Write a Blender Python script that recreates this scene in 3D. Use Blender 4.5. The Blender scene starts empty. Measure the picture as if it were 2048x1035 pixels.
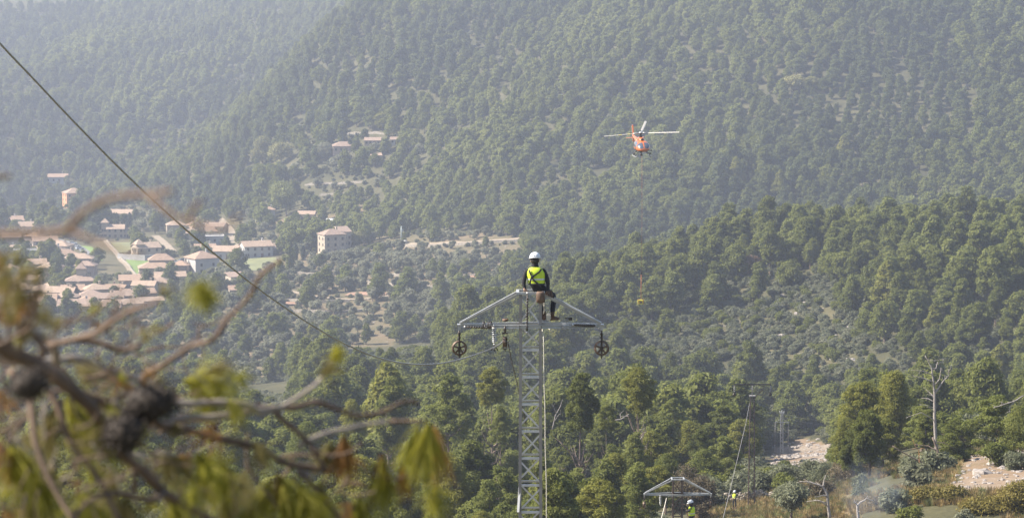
import bpy, math, random
import numpy as np
from mathutils import Vector, Matrix

R = math.radians
sc = bpy.context.scene
col = sc.collection

# ------------------------------------------------------------------ camera
F, CX, CY, PITCH = 5268.0, 1024.0, 517.5, R(6.1)
cam_data = bpy.data.cameras.new("camera")
cam = bpy.data.objects.new("camera", cam_data)
col.objects.link(cam)
cam.location = (0, 0, 0)
cam.rotation_euler = (R(90) - PITCH, 0, 0)
cam_data.sensor_width = 36
cam_data.lens = 36 * F / 2048
cam_data.clip_start = 0.1
cam_data.clip_end = 9000
cam_data.dof.use_dof = True
cam_data.dof.focus_distance = 105
cam_data.dof.aperture_fstop = 5.2
sc.camera = cam

# ------------------------------------------------------------------ sky, sun, exposure
SUN_AZ, SUN_EL = R(-89), R(43)       # azimuth from +Y, clockwise
w = bpy.data.worlds.new("World"); sc.world = w
w.use_nodes = True
nt = w.node_tree
sky = nt.nodes.new("ShaderNodeTexSky")
sky.sky_type = 'NISHITA'; sky.sun_disc = False
sky.sun_elevation = SUN_EL; sky.sun_rotation = SUN_AZ
sky.air_density = 1.0; sky.dust_density = 1.5; sky.ozone_density = 1.0
bg = nt.nodes["Background"]
bg.inputs[1].default_value = 0.095
nt.links.new(sky.outputs[0], bg.inputs[0])
sd = bpy.data.lights.new("sun", 'SUN'); sd.energy = 5.0; sd.angle = R(0.5); sd.color = (1.0, .93, .82)
so = bpy.data.objects.new("sun", sd); col.objects.link(so)
sv = Vector((math.sin(SUN_AZ) * math.cos(SUN_EL), math.cos(SUN_AZ) * math.cos(SUN_EL), math.sin(SUN_EL)))
so.rotation_euler = (-sv).to_track_quat('-Z', 'Y').to_euler()
sc.view_settings.view_transform = 'Standard'
sc.view_settings.look = 'None'
sc.view_settings.exposure = 1.32
sc.view_settings.gamma = 1.0
sc.cycles.max_bounces = 6
sc.cycles.diffuse_bounces = 2
sc.cycles.glossy_bounces = 2
sc.cycles.transmission_bounces = 4
sc.cycles.transparent_max_bounces = 8
sc.cycles.volume_bounces = 0
sc.cycles.volume_step_rate = 1.0
sc.cycles.volume_max_steps = 64
sc.cycles.use_denoising = True

# ------------------------------------------------------------------ helpers
rnd = random.Random(7)
RS = np.random.RandomState

def tag(o, label=None, cat=None, group=None, kind=None):
    if label: o["label"] = label
    if cat: o["category"] = cat
    if group: o["group"] = group
    if kind: o["kind"] = kind
    return o

def empty(name, loc=(0, 0, 0), rz=0.0):
    o = bpy.data.objects.new(name, None)
    o.location = loc; o.rotation_euler = (0, 0, rz)
    o.empty_display_size = 0.3
    col.objects.link(o)
    return o

def link_mesh(name, me, parent=None, loc=None):
    o = bpy.data.objects.new(name, me)
    col.objects.link(o)
    if parent is not None: o.parent = parent
    if loc is not None: o.location = loc
    return o

def np_mesh(name, verts, faces, mats=(), tone=None, smooth=False, midx=None):
    """faces: (n,k) int array of equal-sized polygons"""
    me = bpy.data.meshes.new(name)
    verts = np.asarray(verts, dtype=np.float32); faces = np.asarray(faces, dtype=np.int32)
    n, k = faces.shape
    me.vertices.add(len(verts)); me.vertices.foreach_set("co", verts.ravel())
    me.loops.add(n * k); me.loops.foreach_set("vertex_index", faces.ravel())
    me.polygons.add(n)
    me.polygons.foreach_set("loop_start", np.arange(0, n * k, k, dtype=np.int32))
    me.polygons.foreach_set("loop_total", np.full(n, k, dtype=np.int32))
    if smooth: me.polygons.foreach_set("use_smooth", np.ones(n, dtype=bool))
    if midx is not None: me.polygons.foreach_set("material_index", np.asarray(midx, dtype=np.int32))
    if tone is not None:
        a = me.attributes.new("tone", 'FLOAT', 'FACE')
        a.data.foreach_set("value", np.asarray(tone, dtype=np.float32))
    for m in mats: me.materials.append(m)
    me.update(calc_edges=True)
    me.validate()
    return me

class MB:
    """collects shapes and links them as one mesh object"""
    def __init__(s): s.v = []; s.f = []; s.m = []; s.cur = 0; s.sm = []
    def add(s, vs, fs, smooth=False):
        b = len(s.v); s.v += [tuple(v) for v in vs]
        for f in fs: s.f.append(tuple(b + i for i in f)); s.m.append(s.cur); s.sm.append(smooth)
        return s
    def box(s, c, d, rz=0.0, M=None):
        hx, hy, hz = d[0] / 2, d[1] / 2, d[2] / 2
        vs = [Vector((x * hx, y * hy, z * hz)) for z in (-1, 1) for y in (-1, 1) for x in (-1, 1)]
        if M is None: M = Matrix.Rotation(rz, 3, 'Z')
        c = Vector(c)
        vs = [c + M @ v for v in vs]
        return s.add(vs, [(0, 2, 3, 1), (4, 5, 7, 6), (0, 1, 5, 4), (2, 6, 7, 3), (0, 4, 6, 2), (1, 3, 7, 5)])
    def frame(s, p0, p1, up=(0, 0, 1)):
        a = Vector(p1) - Vector(p0); L = a.length; a.normalize()
        up = Vector(up)
        if abs(a.dot(up)) > .99: up = Vector((0, 1, 0))
        x = a.cross(up).normalized(); y = x.cross(a).normalized()
        return a, x, y, L
    def prism(s, p0, p1, prof, up=(0, 0, 1)):
        """extrude a 2-D outline (list of (x,y)) from p0 to p1"""
        a, x, y, L = s.frame(p0, p1, up); n = len(prof); vs = []
        for p in (Vector(p0), Vector(p1)):
            vs += [p + x * u + y * v for u, v in prof]
        fs = [(i, (i + 1) % n, n + (i + 1) % n, n + i) for i in range(n)]
        fs += [tuple(range(n))[::-1], tuple(range(n, 2 * n))]
        return s.add(vs, fs)
    def bar(s, p0, p1, w, h, up=(0, 0, 1)):
        return s.prism(p0, p1, [(-w / 2, -h / 2), (w / 2, -h / 2), (w / 2, h / 2), (-w / 2, h / 2)], up)
    def angle(s, p0, p1, w, t=.007, up=(0, 0, 1), fx=1, fy=1):
        pr = [(0, 0), (w * fx, 0), (w * fx, t * fy), (t * fx, t * fy), (t * fx, w * fy), (0, w * fy)]
        if fx * fy < 0: pr = pr[::-1]
        return s.prism(p0, p1, pr, up)
    def tube(s, pts, rad, n=8, cap=True):
        pts = [Vector(p) for p in pts]
        if not hasattr(rad, '__len__'): rad = [rad] * len(pts)
        vs = []; x = None
        for i, p in enumerate(pts):
            a = (pts[min(i + 1, len(pts) - 1)] - pts[max(i - 1, 0)])
            if a.length < 1e-9: a = Vector((0, 0, 1))
            a.normalize()
            if x is None:
                x = a.cross(Vector((0, 0, 1)) if abs(a.z) < .9 else Vector((0, 1, 0))).normalized()
            else:
                x = (x - a * x.dot(a)).normalized()
            y = a.cross(x)
            for k in range(n):
                t = 2 * math.pi * k / n
                vs.append(p + (x * math.cos(t) + y * math.sin(t)) * rad[i])
        fs = []
        for i in range(len(pts) - 1):
            for k in range(n):
                fs.append((i * n + k, i * n + (k + 1) % n, (i + 1) * n + (k + 1) % n, (i + 1) * n + k))
        s.add(vs, fs, True)
        if cap:
            b = len(s.v) - len(vs)
            s.f.append(tuple(b + k for k in range(n))[::-1]); s.m.append(s.cur); s.sm.append(False)
            e = b + (len(pts) - 1) * n
            s.f.append(tuple(e + k for k in range(n))); s.m.append(s.cur); s.sm.append(False)
        return s
    def lathe(s, c, prof, n=16, axis=(0, 0, 1)):
        """prof: list of (radius, distance along axis)"""
        a = Vector(axis).normalized()
        x = a.cross(Vector((0, 0, 1)) if abs(a.z) < .9 else Vector((0, 1, 0))).normalized(); y = a.cross(x)
        c = Vector(c); vs = []
        for r, h in prof:
            for k in range(n):
                t = 2 * math.pi * k / n
                vs.append(c + a * h + (x * math.cos(t) + y * math.sin(t)) * max(r, 1e-4))
        fs = [(i * n + k, i * n + (k + 1) % n, (i + 1) * n + (k + 1) % n, (i + 1) * n + k) for i in range(len(prof) - 1) for k in range(n)]
        m = len(prof)
        fs += [tuple(range(n))[::-1], tuple((m - 1) * n + k for k in range(n))]
        return s.add(vs, fs, True)
    def loft(s, rings, cap=True, smooth=True):
        n = len(rings[0]); vs = [v for r in rings for v in r]
        fs = [(i * n + k, i * n + (k + 1) % n, (i + 1) * n + (k + 1) % n, (i + 1) * n + k) for i in range(len(rings) - 1) for k in range(n)]
        if cap: fs += [tuple(range(n))[::-1], tuple((len(rings) - 1) * n + k for k in range(n))]
        return s.add(vs, fs, smooth)
    def ball(s, c, r, nu=12, nv=8, M=None):
        if not hasattr(r, '__len__'): r = (r, r, r)
        c = Vector(c); vs = []
        for j in range(nv + 1):
            ph = math.pi * j / nv
            for k in range(nu):
                t = 2 * math.pi * k / nu
                v = Vector((r[0] * math.sin(ph + 1e-4) * math.cos(t), r[1] * math.sin(ph + 1e-4) * math.sin(t), r[2] * math.cos(ph)))
                vs.append(c + (M @ v if M is not None else v))
        fs = [(j * nu + k, (j + 1) * nu + k, (j + 1) * nu + (k + 1) % nu, j * nu + (k + 1) % nu) for j in range(nv) for k in range(nu)]
        return s.add(vs, fs, True)
    def mesh(s, name, mats):
        me = bpy.data.meshes.new(name)
        me.from_pydata([tuple(v) for v in s.v], [], s.f)
        if not isinstance(mats, (list, tuple)): mats = [mats]
        for m in mats: me.materials.append(m)
        me.polygons.foreach_set("material_index", s.m)
        me.polygons.foreach_set("use_smooth", s.sm)
        me.update()
        return me
    def build(s, name, mats, parent=None, loc=None):
        return link_mesh(name, s.mesh(name, mats), parent, loc)

def kids(o): return list(o.children)
def copy_tree(o, parent=None):
    c = o.copy(); col.objects.link(c); c.parent = parent
    for ch in kids(o): copy_tree(ch, c)
    return c

# ------------------------------------------------------------------ materials
def new_mat(name):
    m = bpy.data.materials.new(name); m.use_nodes = True
    return m, m.node_tree, m.node_tree.nodes["Principled BSDF"]

def ramp(nt, stops):
    r = nt.nodes.new("ShaderNodeValToRGB"); e = r.color_ramp.elements
    while len(e) < len(stops): e.new(.5)
    for i, (p, c) in enumerate(stops): e[i].position = p; e[i].color = (*c, 1)
    return r

def plain(name, c, rough=.6, metal=0.0, var=.15, scale=8.0, bump=0.0, coat=0.0):
    """a colour broken by noise so that no surface is uniform"""
    m, nt, b = new_mat(name)
    tc = nt.nodes.new("ShaderNodeTexCoord")
    n = nt.nodes.new("ShaderNodeTexNoise"); n.inputs["Scale"].default_value = scale; n.inputs["Detail"].default_value = 5
    nt.links.new(tc.outputs["Object"], n.inputs["Vector"])
    lo = tuple(x * (1 - var) for x in c); hi = tuple(min(1, x * (1 + var)) for x in c)
    rp = ramp(nt, [(.3, lo), (.7, hi)])
    nt.links.new(n.outputs["Fac"], rp.inputs[0]); nt.links.new(rp.outputs[0], b.inputs["Base Color"])
    b.inputs["Roughness"].default_value = rough; b.inputs["Metallic"].default_value = metal
    if coat: b.inputs["Coat Weight"].default_value = coat
    if bump:
        bp = nt.nodes.new("ShaderNodeBump"); bp.inputs["Strength"].default_value = bump
        nt.links.new(n.outputs["Fac"], bp.inputs["Height"]); nt.links.new(bp.outputs[0], b.inputs["Normal"])
    return m

def leafy(name, c0, c1, c2, trans=.35, rough=.65):
    """foliage: leaf tone varies by clump (mesh attribute) and by tree (object random)"""
    m, nt, b = new_mat(name)
    at = nt.nodes.new("ShaderNodeAttribute"); at.attribute_name = "tone"
    oi = nt.nodes.new("ShaderNodeObjectInfo")
    mx = nt.nodes.new("ShaderNodeMath"); mx.operation = 'MULTIPLY_ADD'
    nt.links.new(oi.outputs["Random"], mx.inputs[0]); mx.inputs[1].default_value = .55
    sub = nt.nodes.new("ShaderNodeMath"); sub.operation = 'MULTIPLY'; sub.inputs[1].default_value = .5
    nt.links.new(at.outputs["Fac"], sub.inputs[0]); nt.links.new(sub.outputs[0], mx.inputs[2])
    rp = ramp(nt, [(0.0, c0), (.5, c1), (1.0, c2)])
    nt.links.new(mx.outputs[0], rp.inputs[0])
    nt.links.new(rp.outputs[0], b.inputs["Base Color"])
    b.inputs["Roughness"].default_value = rough
    b.inputs["Specular IOR Level"].default_value = .25
    tr = nt.nodes.new("ShaderNodeBsdfTranslucent")
    nt.links.new(rp.outputs[0], tr.inputs["Color"])
    ms = nt.nodes.new("ShaderNodeMixShader"); ms.inputs[0].default_value = trans
    nt.links.new(b.outputs[0], ms.inputs[1]); nt.links.new(tr.outputs[0], ms.inputs[2])
    nt.links.new(ms.outputs[0], nt.nodes["Material Output"].inputs["Surface"])
    return m

# ------------------------------------------------------------------ where a pixel of the photograph lies
cp, sp_ = math.cos(PITCH), math.sin(PITCH)
def ray(x, y):
    u, v = (x - CX) / F, (CY - y) / F
    return np.array([u, cp + v * sp_, -sp_ + v * cp])
def at(x, y, r):
    d = ray(x, y); d = d * (r / d[1]); return Vector(d)
def project(X, Y, Z):
    f = Y * cp - Z * sp_; v = Y * sp_ + Z * cp
    return CX + F * X / f, CY - F * v / f
# ------------------------------------------------------------------ terrain
TC = [-600, 0, 400, 700, 1000, 1250, 1550, 1850, 2100, 2700]
TR = [180, 240, 300, 400, 480, 560, 620, 680, 740, 790, 850, 920, 1000, 1100, 1200, 1300, 1400, 1500, 1650, 1850, 2100, 2400, 2900]
TY = """1180 1180 1180 1170 1160 1150 1120 1050 1030 1000
1090 1090 1085 1075 1060 1040 1005 915 890 850
1020 1020 1015 1010 1000 985 965 890 870 830
950 950 950 945 935 930 930 890 880 850
905 905 905 900 890 890 912 890 880 850
870 870 865 855 840 850 900 850 820 800
845 845 835 805 770 780 800 720 680 640
820 820 805 760 700 690 680 590 540 500
800 800 785 740 655 600 562 505 482 450
785 785 775 745 640 560 495 468 456 425
772 772 765 760 665 570 510 490 476 445
712 712 708 705 680 610 560 520 490 440
650 650 645 640 620 590 560 520 500 460
585 585 580 575 555 530 515 490 470 440
540 540 540 525 485 460 450 420 400 370
510 505 505 480 400 370 350 320 310 290
485 475 470 435 310 280 250 220 205 190
460 445 435 340 225 185 150 120 105 90
410 390 370 200 110 55 20 -10 -20 -40
320 290 240 62 -10 -60 -80 -85 -90 -100
190 165 120 72 -60 -90 -95 -100 -100 -110
50 30 0 -40 -90 -100 -105 -110 -110 -110
-80 -85 -90 -95 -100 -105 -110 -115 -115 -115"""
_ty = np.array([[float(t) for t in ln.split()] for ln in TY.split("\n")])
def _dep(y): return np.tan(PITCH + np.arctan((y - CY) / F))
_tz = -np.array(TR)[:, None] * _dep(_ty)
near_r = [-80, 0, 10, 30, 55, 90, 117, 145]
near_z = [-1.0, -1.9, -4.2, -10.2, -18.6, -27.5, -34.0, -38.2]
_rows = np.array(near_r + TR, dtype=float)
_zz = np.vstack([np.repeat(np.array(near_z)[:, None], len(TC), 1), _tz])
_zz[1:7, 7:] += np.array([0, .3, .8, 1.5, 2.0, 2.5])[:, None] * np.array([.5, 1, 1.3])[None, :]

def _hermite(xk, yk, xq):
    """cubic Hermite through rows of yk (axis 0), limited tangents"""
    d = np.diff(yk, axis=0) / np.diff(xk)[:, None]
    t = np.zeros_like(yk); t[0], t[-1] = d[0], d[-1]
    h = np.diff(xk)[:, None]
    w1, w2 = h[1:], h[:-1]
    t[1:-1] = (d[:-1] * w1 + d[1:] * w2) / (w1 + w2)
    i = np.clip(np.searchsorted(xk, xq, side='right') - 1, 0, len(xk) - 2)
    hh = (xk[i + 1] - xk[i])[:, None]; s = ((xq - xk[i]) / (xk[i + 1] - xk[i]))[:, None]
    return (2 * s**3 - 3 * s**2 + 1) * yk[i] + (s**3 - 2 * s**2 + s) * hh * t[i] + (-2 * s**3 + 3 * s**2) * yk[i + 1] + (s**3 - s**2) * hh * t[i + 1]

_rq = np.concatenate([np.arange(-80, 900, 4.0), np.arange(900, 2901, 8.0)])
_cq = np.arange(-600, 2701, 20.0)
_g = _hermite(_rows, _zz, _rq)
_g = _hermite(np.array(TC, float), _g.T.copy(), _cq).T

_perm = RS(3).rand(257, 257)
def vnoise(x, y):
    xi, yi = np.floor(x).astype(int), np.floor(y).astype(int)
    fx, fy = x - xi, y - yi
    fx = fx * fx * (3 - 2 * fx); fy = fy * fy * (3 - 2 * fy)
    g = lambda a, b: _perm[a % 256, b % 256]
    return (g(xi, yi) * (1 - fx) + g(xi + 1, yi) * fx) * (1 - fy) + (g(xi, yi + 1) * (1 - fx) + g(xi + 1, yi + 1) * fx) * fy - .5
def fbm(x, y, o=3):
    t = 0; a = 1.0
    for k in range(o): t = t + a * vnoise(x * 2**k + 17.3 * k, y * 2**k + 9.1 * k); a *= .5
    return t

def height(X, Y):
    X = np.asarray(X, float); Y = np.asarray(Y, float)
    Yr = np.maximum(Y, 60.0)
    xp = np.clip(CX + F * X / Yr, -600, 2699)
    r = np.clip(Y, -80, 2895)
    ri = np.interp(r, _rq, np.arange(len(_rq))); i0 = np.minimum(ri.astype(int), len(_rq) - 2); a = ri - i0
    ci = (xp + 600) / 20.0; c0 = np.minimum(ci.astype(int), len(_cq) - 2); b = ci - c0
    z = (_g[i0, c0] * (1 - b) + _g[i0, c0 + 1] * b) * (1 - a) + (_g[i0 + 1, c0] * (1 - b) + _g[i0 + 1, c0 + 1] * b) * a
    # gullies running down the far slope, small lumps everywhere
    far = np.clip((Y - 1250) / 300, 0, 1)
    u = X * .8 - Y * .35
    z = z + far * (52.0 * vnoise(u / 170.0, (Y + X * .4) / 800.0) + 20.0 * vnoise(u / 78.0 + 9, (Y + X * .4) / 420.0) + 4 * fbm(X / 45.0, Y / 45.0, 2)) * np.clip((Y - 1180) / 330, .3, 1) * np.clip((xp - 420) / 330, np.clip((Y - 1500) / 200, .25, 1), 1)
    mid = np.clip((Y - 140) / 200, 0, 1) * (1 - far)
    z = z + mid * (1.4 * fbm(X / 45.0 + 5, Y / 45.0, 3)) + np.clip(Y / 60, 0, 1) * .25 * fbm(X / 7.0, Y / 7.0, 2)
    return z

def H(x, y): return float(height(np.array([x]), np.array([y]))[0])
def ground_at(px, py, rmin=120, rmax=2700):
    """the first ground point seen through a pixel of the photograph"""
    d = ray(px, py)
    rr = np.arange(rmin, rmax, 1.0)
    X = d[0] / d[1] * rr; Z = d[2] / d[1] * rr
    below = np.nonzero(Z < height(X, rr))[0]
    i = below[0] if len(below) else len(rr) - 1
    return Vector((X[i], rr[i], H(X[i], rr[i])))

def inpoly(x, y, poly):
    x = np.asarray(x, float); y = np.asarray(y, float); c = np.zeros(x.shape, bool); n = len(poly)
    for i in range(n):
        x0, y0 = poly[i]; x1, y1 = poly[(i + 1) % n]
        cond = (y0 > y) != (y1 > y)
        t = x0 + (y - y0) * (x1 - x0) / ((y1 - y0) if y1 != y0 else 1e-9)
        c ^= cond & (x < t)
    return c

# zones of the ground as they are seen in the photograph (pixels of its ground)
Z_VILLAGE = [(-700, 650), (-700, 425), (60, 415), (180, 385), (300, 425), (480, 425), (560, 470), (556, 530), (440, 545), (430, 590), (300, 625), (260, 660)]
Z_VALLEY = [(-700, 800), (-700, 640), (260, 655), (320, 600), (440, 560), (450, 500), (560, 440), (720, 400), (800, 460), (1040, 470), (1150, 520), (1060, 600), (900, 650), (700, 690), (600, 720), (440, 800)]
Z_ESTATE = [(580, 330), (620, 285), (700, 268), (830, 268), (860, 300), (780, 340), (740, 400), (640, 420), (600, 380)]
Z_CLEAR = [(1100, 780), (1130, 670), (1330, 612), (1500, 556), (1650, 575), (1730, 690), (1690, 770), (1420, 775), (1300, 800)]
Z_ROCKS = [(1545, 930), (1540, 890), (1640, 875), (1680, 905), (1650, 935)]
Z_GRASS = [(1380, 1110), (1440, 1010), (1660, 985), (1720, 1010), (1700, 1110)]
Z_RROCK = [(1900, 985), (1925, 912), (2050, 895), (2110, 980)]
Z_FIELD1 = [(476, 786), (480, 752), (556, 712), (584, 724), (548, 762)]
Z_FIELD2 = [(694, 684), (700, 656), (800, 640), (858, 658), (760, 690)]

def build_terrain():
    ys = [-60.0]
    while ys[-1] < 2860:
        y = ys[-1]; ys.append(y + (2.2 if y < 330 else 4.0 if y < 900 else 7.0))
    ys = np.array(ys); ns = 300
    s = np.linspace(-1, 1, ns)
    Wd = 32 + .34 * np.maximum(ys, 0)
    X = s[None, :] * Wd[:, None]; Y = np.repeat(ys[:, None], ns, 1)
    Z = height(X, Y)
    v = np.stack([X, Y, Z], -1).reshape(-1, 3)
    i = np.arange(len(ys) - 1)[:, None] * ns + np.arange(ns - 1)[None, :]
    f = np.stack([i, i + 1, i + ns + 1, i + ns], -1).reshape(-1, 4)
    px, py = project(v[:, 0], np.maximum(v[:, 1], 5), v[:, 2])
    px = px + 46 * fbm(v[:, 0] / 16.0, v[:, 1] / 16.0, 3); py = py + 26 * fbm(v[:, 0] / 16.0 + 40, v[:, 1] / 16.0, 3)
    # what covers the soil there: 0 forest litter and scrub, 1 bare soil / dry grass, 2 pale rock
    cover = np.full(len(v), .12)
    yv = v[:, 1]
    cover[inpoly(px, py, Z_VALLEY) & (yv > 800)] = .47
    cover[inpoly(px, py, Z_VILLAGE) & (yv > 1000)] = .30
    cover[inpoly(px, py, Z_ESTATE) & (yv > 1100)] = .12
    cover[inpoly(px, py, Z_CLEAR) & (yv > 500) & (yv < 800)] = .2
    cover[inpoly(px, py, Z_ROCKS) & (yv > 350) & (yv < 640)] = .86
    cover[inpoly(px, py, Z_GRASS) & (yv < 260)] = .62
    cover[inpoly(px, py, Z_RROCK) & (yv < 330)] = .80
    for _f in (Z_FIELD1, Z_FIELD2): cover[inpoly(px, py, _f) & (yv > 800)] = .52
    cover[(yv < 150)] = .3
    me = np_mesh("terrain", v, f, [ground_mat()], smooth=True)
    a = me.attributes.new("cover", 'FLOAT', 'POINT'); a.data.foreach_set("value", cover.astype(np.float32))
    o = link_mesh("terrain", me); tag(o, "hillsides and valley floor of dry soil, litter and rock", kind="structure")
    return o

def ground_mat():
    m, nt, b = new_mat("hill_ground")
    tc = nt.nodes.new("ShaderNodeTexCoord")
    def noise(scale, detail=6, rough=.6):
        n = nt.nodes.new("ShaderNodeTexNoise"); n.inputs["Scale"].default_value = scale
        n.inputs["Detail"].default_value = detail; n.inputs["Roughness"].default_value = rough
        nt.links.new(tc.outputs["Object"], n.inputs["Vector"]); return n
    at_ = nt.nodes.new("ShaderNodeAttribute"); at_.attribute_name = "cover"
    n1, n2, n3 = noise(.045), noise(.35), noise(2.5)
    s = nt.nodes.new("ShaderNodeMath"); s.operation = 'MULTIPLY_ADD'; s.inputs[1].default_value = .9
    nt.links.new(n1.outputs["Fac"], s.inputs[0]); nt.links.new(at_.outputs["Fac"], s.inputs[2])
    s2 = nt.nodes.new("ShaderNodeMath"); s2.operation = 'MULTIPLY_ADD'; s2.inputs[1].default_value = .35
    nt.links.new(n2.outputs["Fac"], s2.inputs[0]); nt.links.new(s.outputs[0], s2.inputs[2])
    s3 = nt.nodes.new("ShaderNodeMath"); s3.operation = 'SUBTRACT'; s3.inputs[1].default_value = .62
    nt.links.new(s2.outputs[0], s3.inputs[0])
    rp = ramp(nt, [(.0, (.05, .05, .026)), (.22, (.085, .078, .04)), (.42, (.125, .105, .058)), (.58, (.165, .125, .075)), (.78, (.205, .145, .095)), (1.0, (.25, .21, .17))])
    nt.links.new(s3.outputs[0], rp.inputs[0])
    mx = nt.nodes.new("ShaderNodeMix"); mx.data_type = 'RGBA'; mx.blend_type = 'MULTIPLY'; mx.inputs[0].default_value = .6
    r2 = ramp(nt, [(.25, (.55, .55, .55)), (.75, (1.25, 1.25, 1.25))])
    nt.links.new(n3.outputs["Fac"], r2.inputs[0])
    nt.links.new(rp.outputs[0], mx.inputs[6]); nt.links.new(r2.outputs[0], mx.inputs[7])
    nt.links.new(mx.outputs[2], b.inputs["Base Color"])
    b.inputs["Roughness"].default_value = .95; b.inputs["Specular IOR Level"].default_value = .1
    bp = nt.nodes.new("ShaderNodeBump"); bp.inputs["Strength"].default_value = .6; bp.inputs["Distance"].default_value = .4
    nt.links.new(n2.outputs["Fac"], bp.inputs["Height"]); nt.links.new(bp.outputs[0], b.inputs["Normal"])
    return m


build_terrain()
# ------------------------------------------------------------------ plants
M_PINE = leafy("pine_needles", (.076, .088, .016), (.130, .145, .026), (.185, .196, .042), .5)
M_PINE_SHADE = leafy("fold_shade_needles", (.058, .072, .020), (.095, .112, .030), (.13, .148, .042), .5)  # far-hill needles darkened to paint the shade of its folds
M_DULL = leafy("dull_brown_leaves", (.075, .062, .036), (.11, .088, .05), (.15, .118, .07), .4)
M_PINE_L = leafy("pine_needles_light", (.10, .118, .024), (.158, .176, .038), (.21, .22, .055), .5)
M_PINE_Y = leafy("pine_needles_yellow", (.125, .132, .022), (.19, .19, .032), (.255, .24, .046), .5)
M_OLIVE = leafy("olive_leaves", (.122, .126, .074), (.182, .184, .112), (.25, .25, .165), .45)
M_SCRUB = leafy("scrub_leaves", (.088, .098, .050), (.142, .152, .084), (.205, .212, .135), .45)
M_CYPRESS = leafy("cypress_leaves", (.02, .034, .016), (.03, .045, .02), (.042, .06, .026))
M_BROAD = leafy("broad_leaves", (.14, .14, .045), (.21, .20, .065), (.27, .25, .09))
M_RUST = leafy("dead_needles", (.13, .075, .04), (.17, .10, .06), (.21, .13, .08))
M_GORSE = leafy("yellowing_leaves", (.10, .085, .02), (.17, .14, .03), (.24, .18, .04))
M_BARK = plain("pine_bark", (.15, .11, .085), .9, var=.35, scale=6, bump=.4)
M_PALEBARK = plain("bare_grey_wood", (.25, .22, .195), .85, var=.25, scale=9, bump=.3)
M_ORANGEWOOD = plain("torn_orange_wood", (.34, .17, .07), .85, var=.3, scale=9)

def foliage(rs, lobes, n, size, flat=.75, elong=1.9, up=.5):
    """n small leaf tufts spread through lobes [(x,y,z,r)]: verts, faces, tone"""
    L = np.array(lobes, float)
    wgt = L[:, 3] ** 2; wgt /= wgt.sum()
    k = rs.choice(len(L), n, p=wgt)
    d = rs.normal(size=(n, 3)); d /= np.linalg.norm(d, axis=1)[:, None]
    d[:, 2] = np.where((d[:, 2] < -.2) & (rs.rand(n) < .6), -d[:, 2], d[:, 2])
    rad = L[k, 3] * (.32 + .84 * rs.rand(n) ** .8 + .2 * np.abs(rs.normal(size=n)))
    c = L[k, :3] + d * rad[:, None] * np.array([1, 1, flat])
    nrm = d + rs.normal(size=(n, 3)) * .75 + np.array([0, 0, up]); nrm /= np.linalg.norm(nrm, axis=1)[:, None]
    t = np.cross(nrm, rs.normal(size=(n, 3))); t /= np.linalg.norm(t, axis=1)[:, None] + 1e-9
    b = np.cross(nrm, t)
    s = size * (.6 + .8 * rs.rand(n))
    a = t * (s * elong * .5)[:, None]; bb = b * (s * .5)[:, None]
    bend = nrm * (s * .18)[:, None]
    v = np.stack([c - a - bend, c + bb * .8, c + a - bend, c - bb * .8], 1).reshape(-1, 3)
    f = np.arange(n * 4).reshape(n, 4)
    lt = rs.rand(len(L))
    tone = .6 * lt[k] + .4 * rs.rand(n)
    return v, f, tone

def pine_lobes(rs, Ht, W, zb, n, rk=1.0):
    out = []; lx, ly = rs.normal(size=2) * .05 * W; form = rs.rand()
    for i in range(n):
        t = ((i + rs.rand()) / n) ** .85
        e = ((1 - t ** 3.2) ** .6 if form < .5 else (1 - t) ** .62 * 1.12) * (.62 + .38 * min(1, t / .35))
        a = i * 2.4 + rs.rand() * 1.2; q = math.sqrt(rs.rand()) * .82
        r = W * (.11 + .11 * rs.rand()) * (1.1 - .25 * t) * rk
        out.append((math.cos(a) * q * e * W / 2 + lx * t, math.sin(a) * q * e * W / 2 + ly * t, zb + (Ht - zb - r * .6) * t + rs.normal() * .12, r))
    return out

def trunk_mb(rs, Ht, base_r, lobes, nlimb, m=None, lean=.04, sides=7):
    mb = m or MB(); lx, ly = rs.normal(size=2) * lean * Ht
    P = lambda t: Vector((lx * t + .15 * math.sin(3 * t + lx), ly * t + .12 * math.sin(4 * t + 1), t * Ht))
    pts = [P(t) for t in (-.04, 0, .04, .15, .3, .5, .7, .85)]
    mb.tube(pts, [base_r * k for k in (1.5, 1.3, 1.05, .9, .75, .5, .28, .1)], sides)
    for c in lobes[:nlimb]:
        c = Vector(c[:3]); t = min(.8, max(.18, (c.z / Ht) * .78))
        p = P(t); q = p.lerp(c, .5) - Vector((0, 0, .12 * (c - p).length))
        mb.tube([p, q, c], [base_r * .32, base_r * .2, base_r * .07], 5)
    return mb

def leaf_mesh(name, rs, lobes, n, size, mat, **kw):
    v, f, tone = foliage(rs, lobes, n, size, **kw)
    return np_mesh(name, v, f, [mat], tone)

def whole_mesh(name, rs, lobes, n, size, mat, Ht, base_r, nlimb=5, **kw):
    """crown and trunk as one small mesh, for trees too far off to show parts"""
    mb = trunk_mb(rs, Ht, base_r, lobes, nlimb, sides=5)
    fv = [q for q in mb.f if len(q) == 4]
    v, f, tone = foliage(rs, lobes, n, size, **kw)
    b = len(mb.v)
    V = np.vstack([np.array([tuple(p) for p in mb.v]), v]); Fc = np.vstack([np.array(fv), f + b])
    return np_mesh(name, V, Fc, [mat, M_BARK], np.concatenate([np.zeros(len(fv)), tone]), midx=np.concatenate([np.ones(len(fv), int), np.zeros(len(f), int)]))

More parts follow.
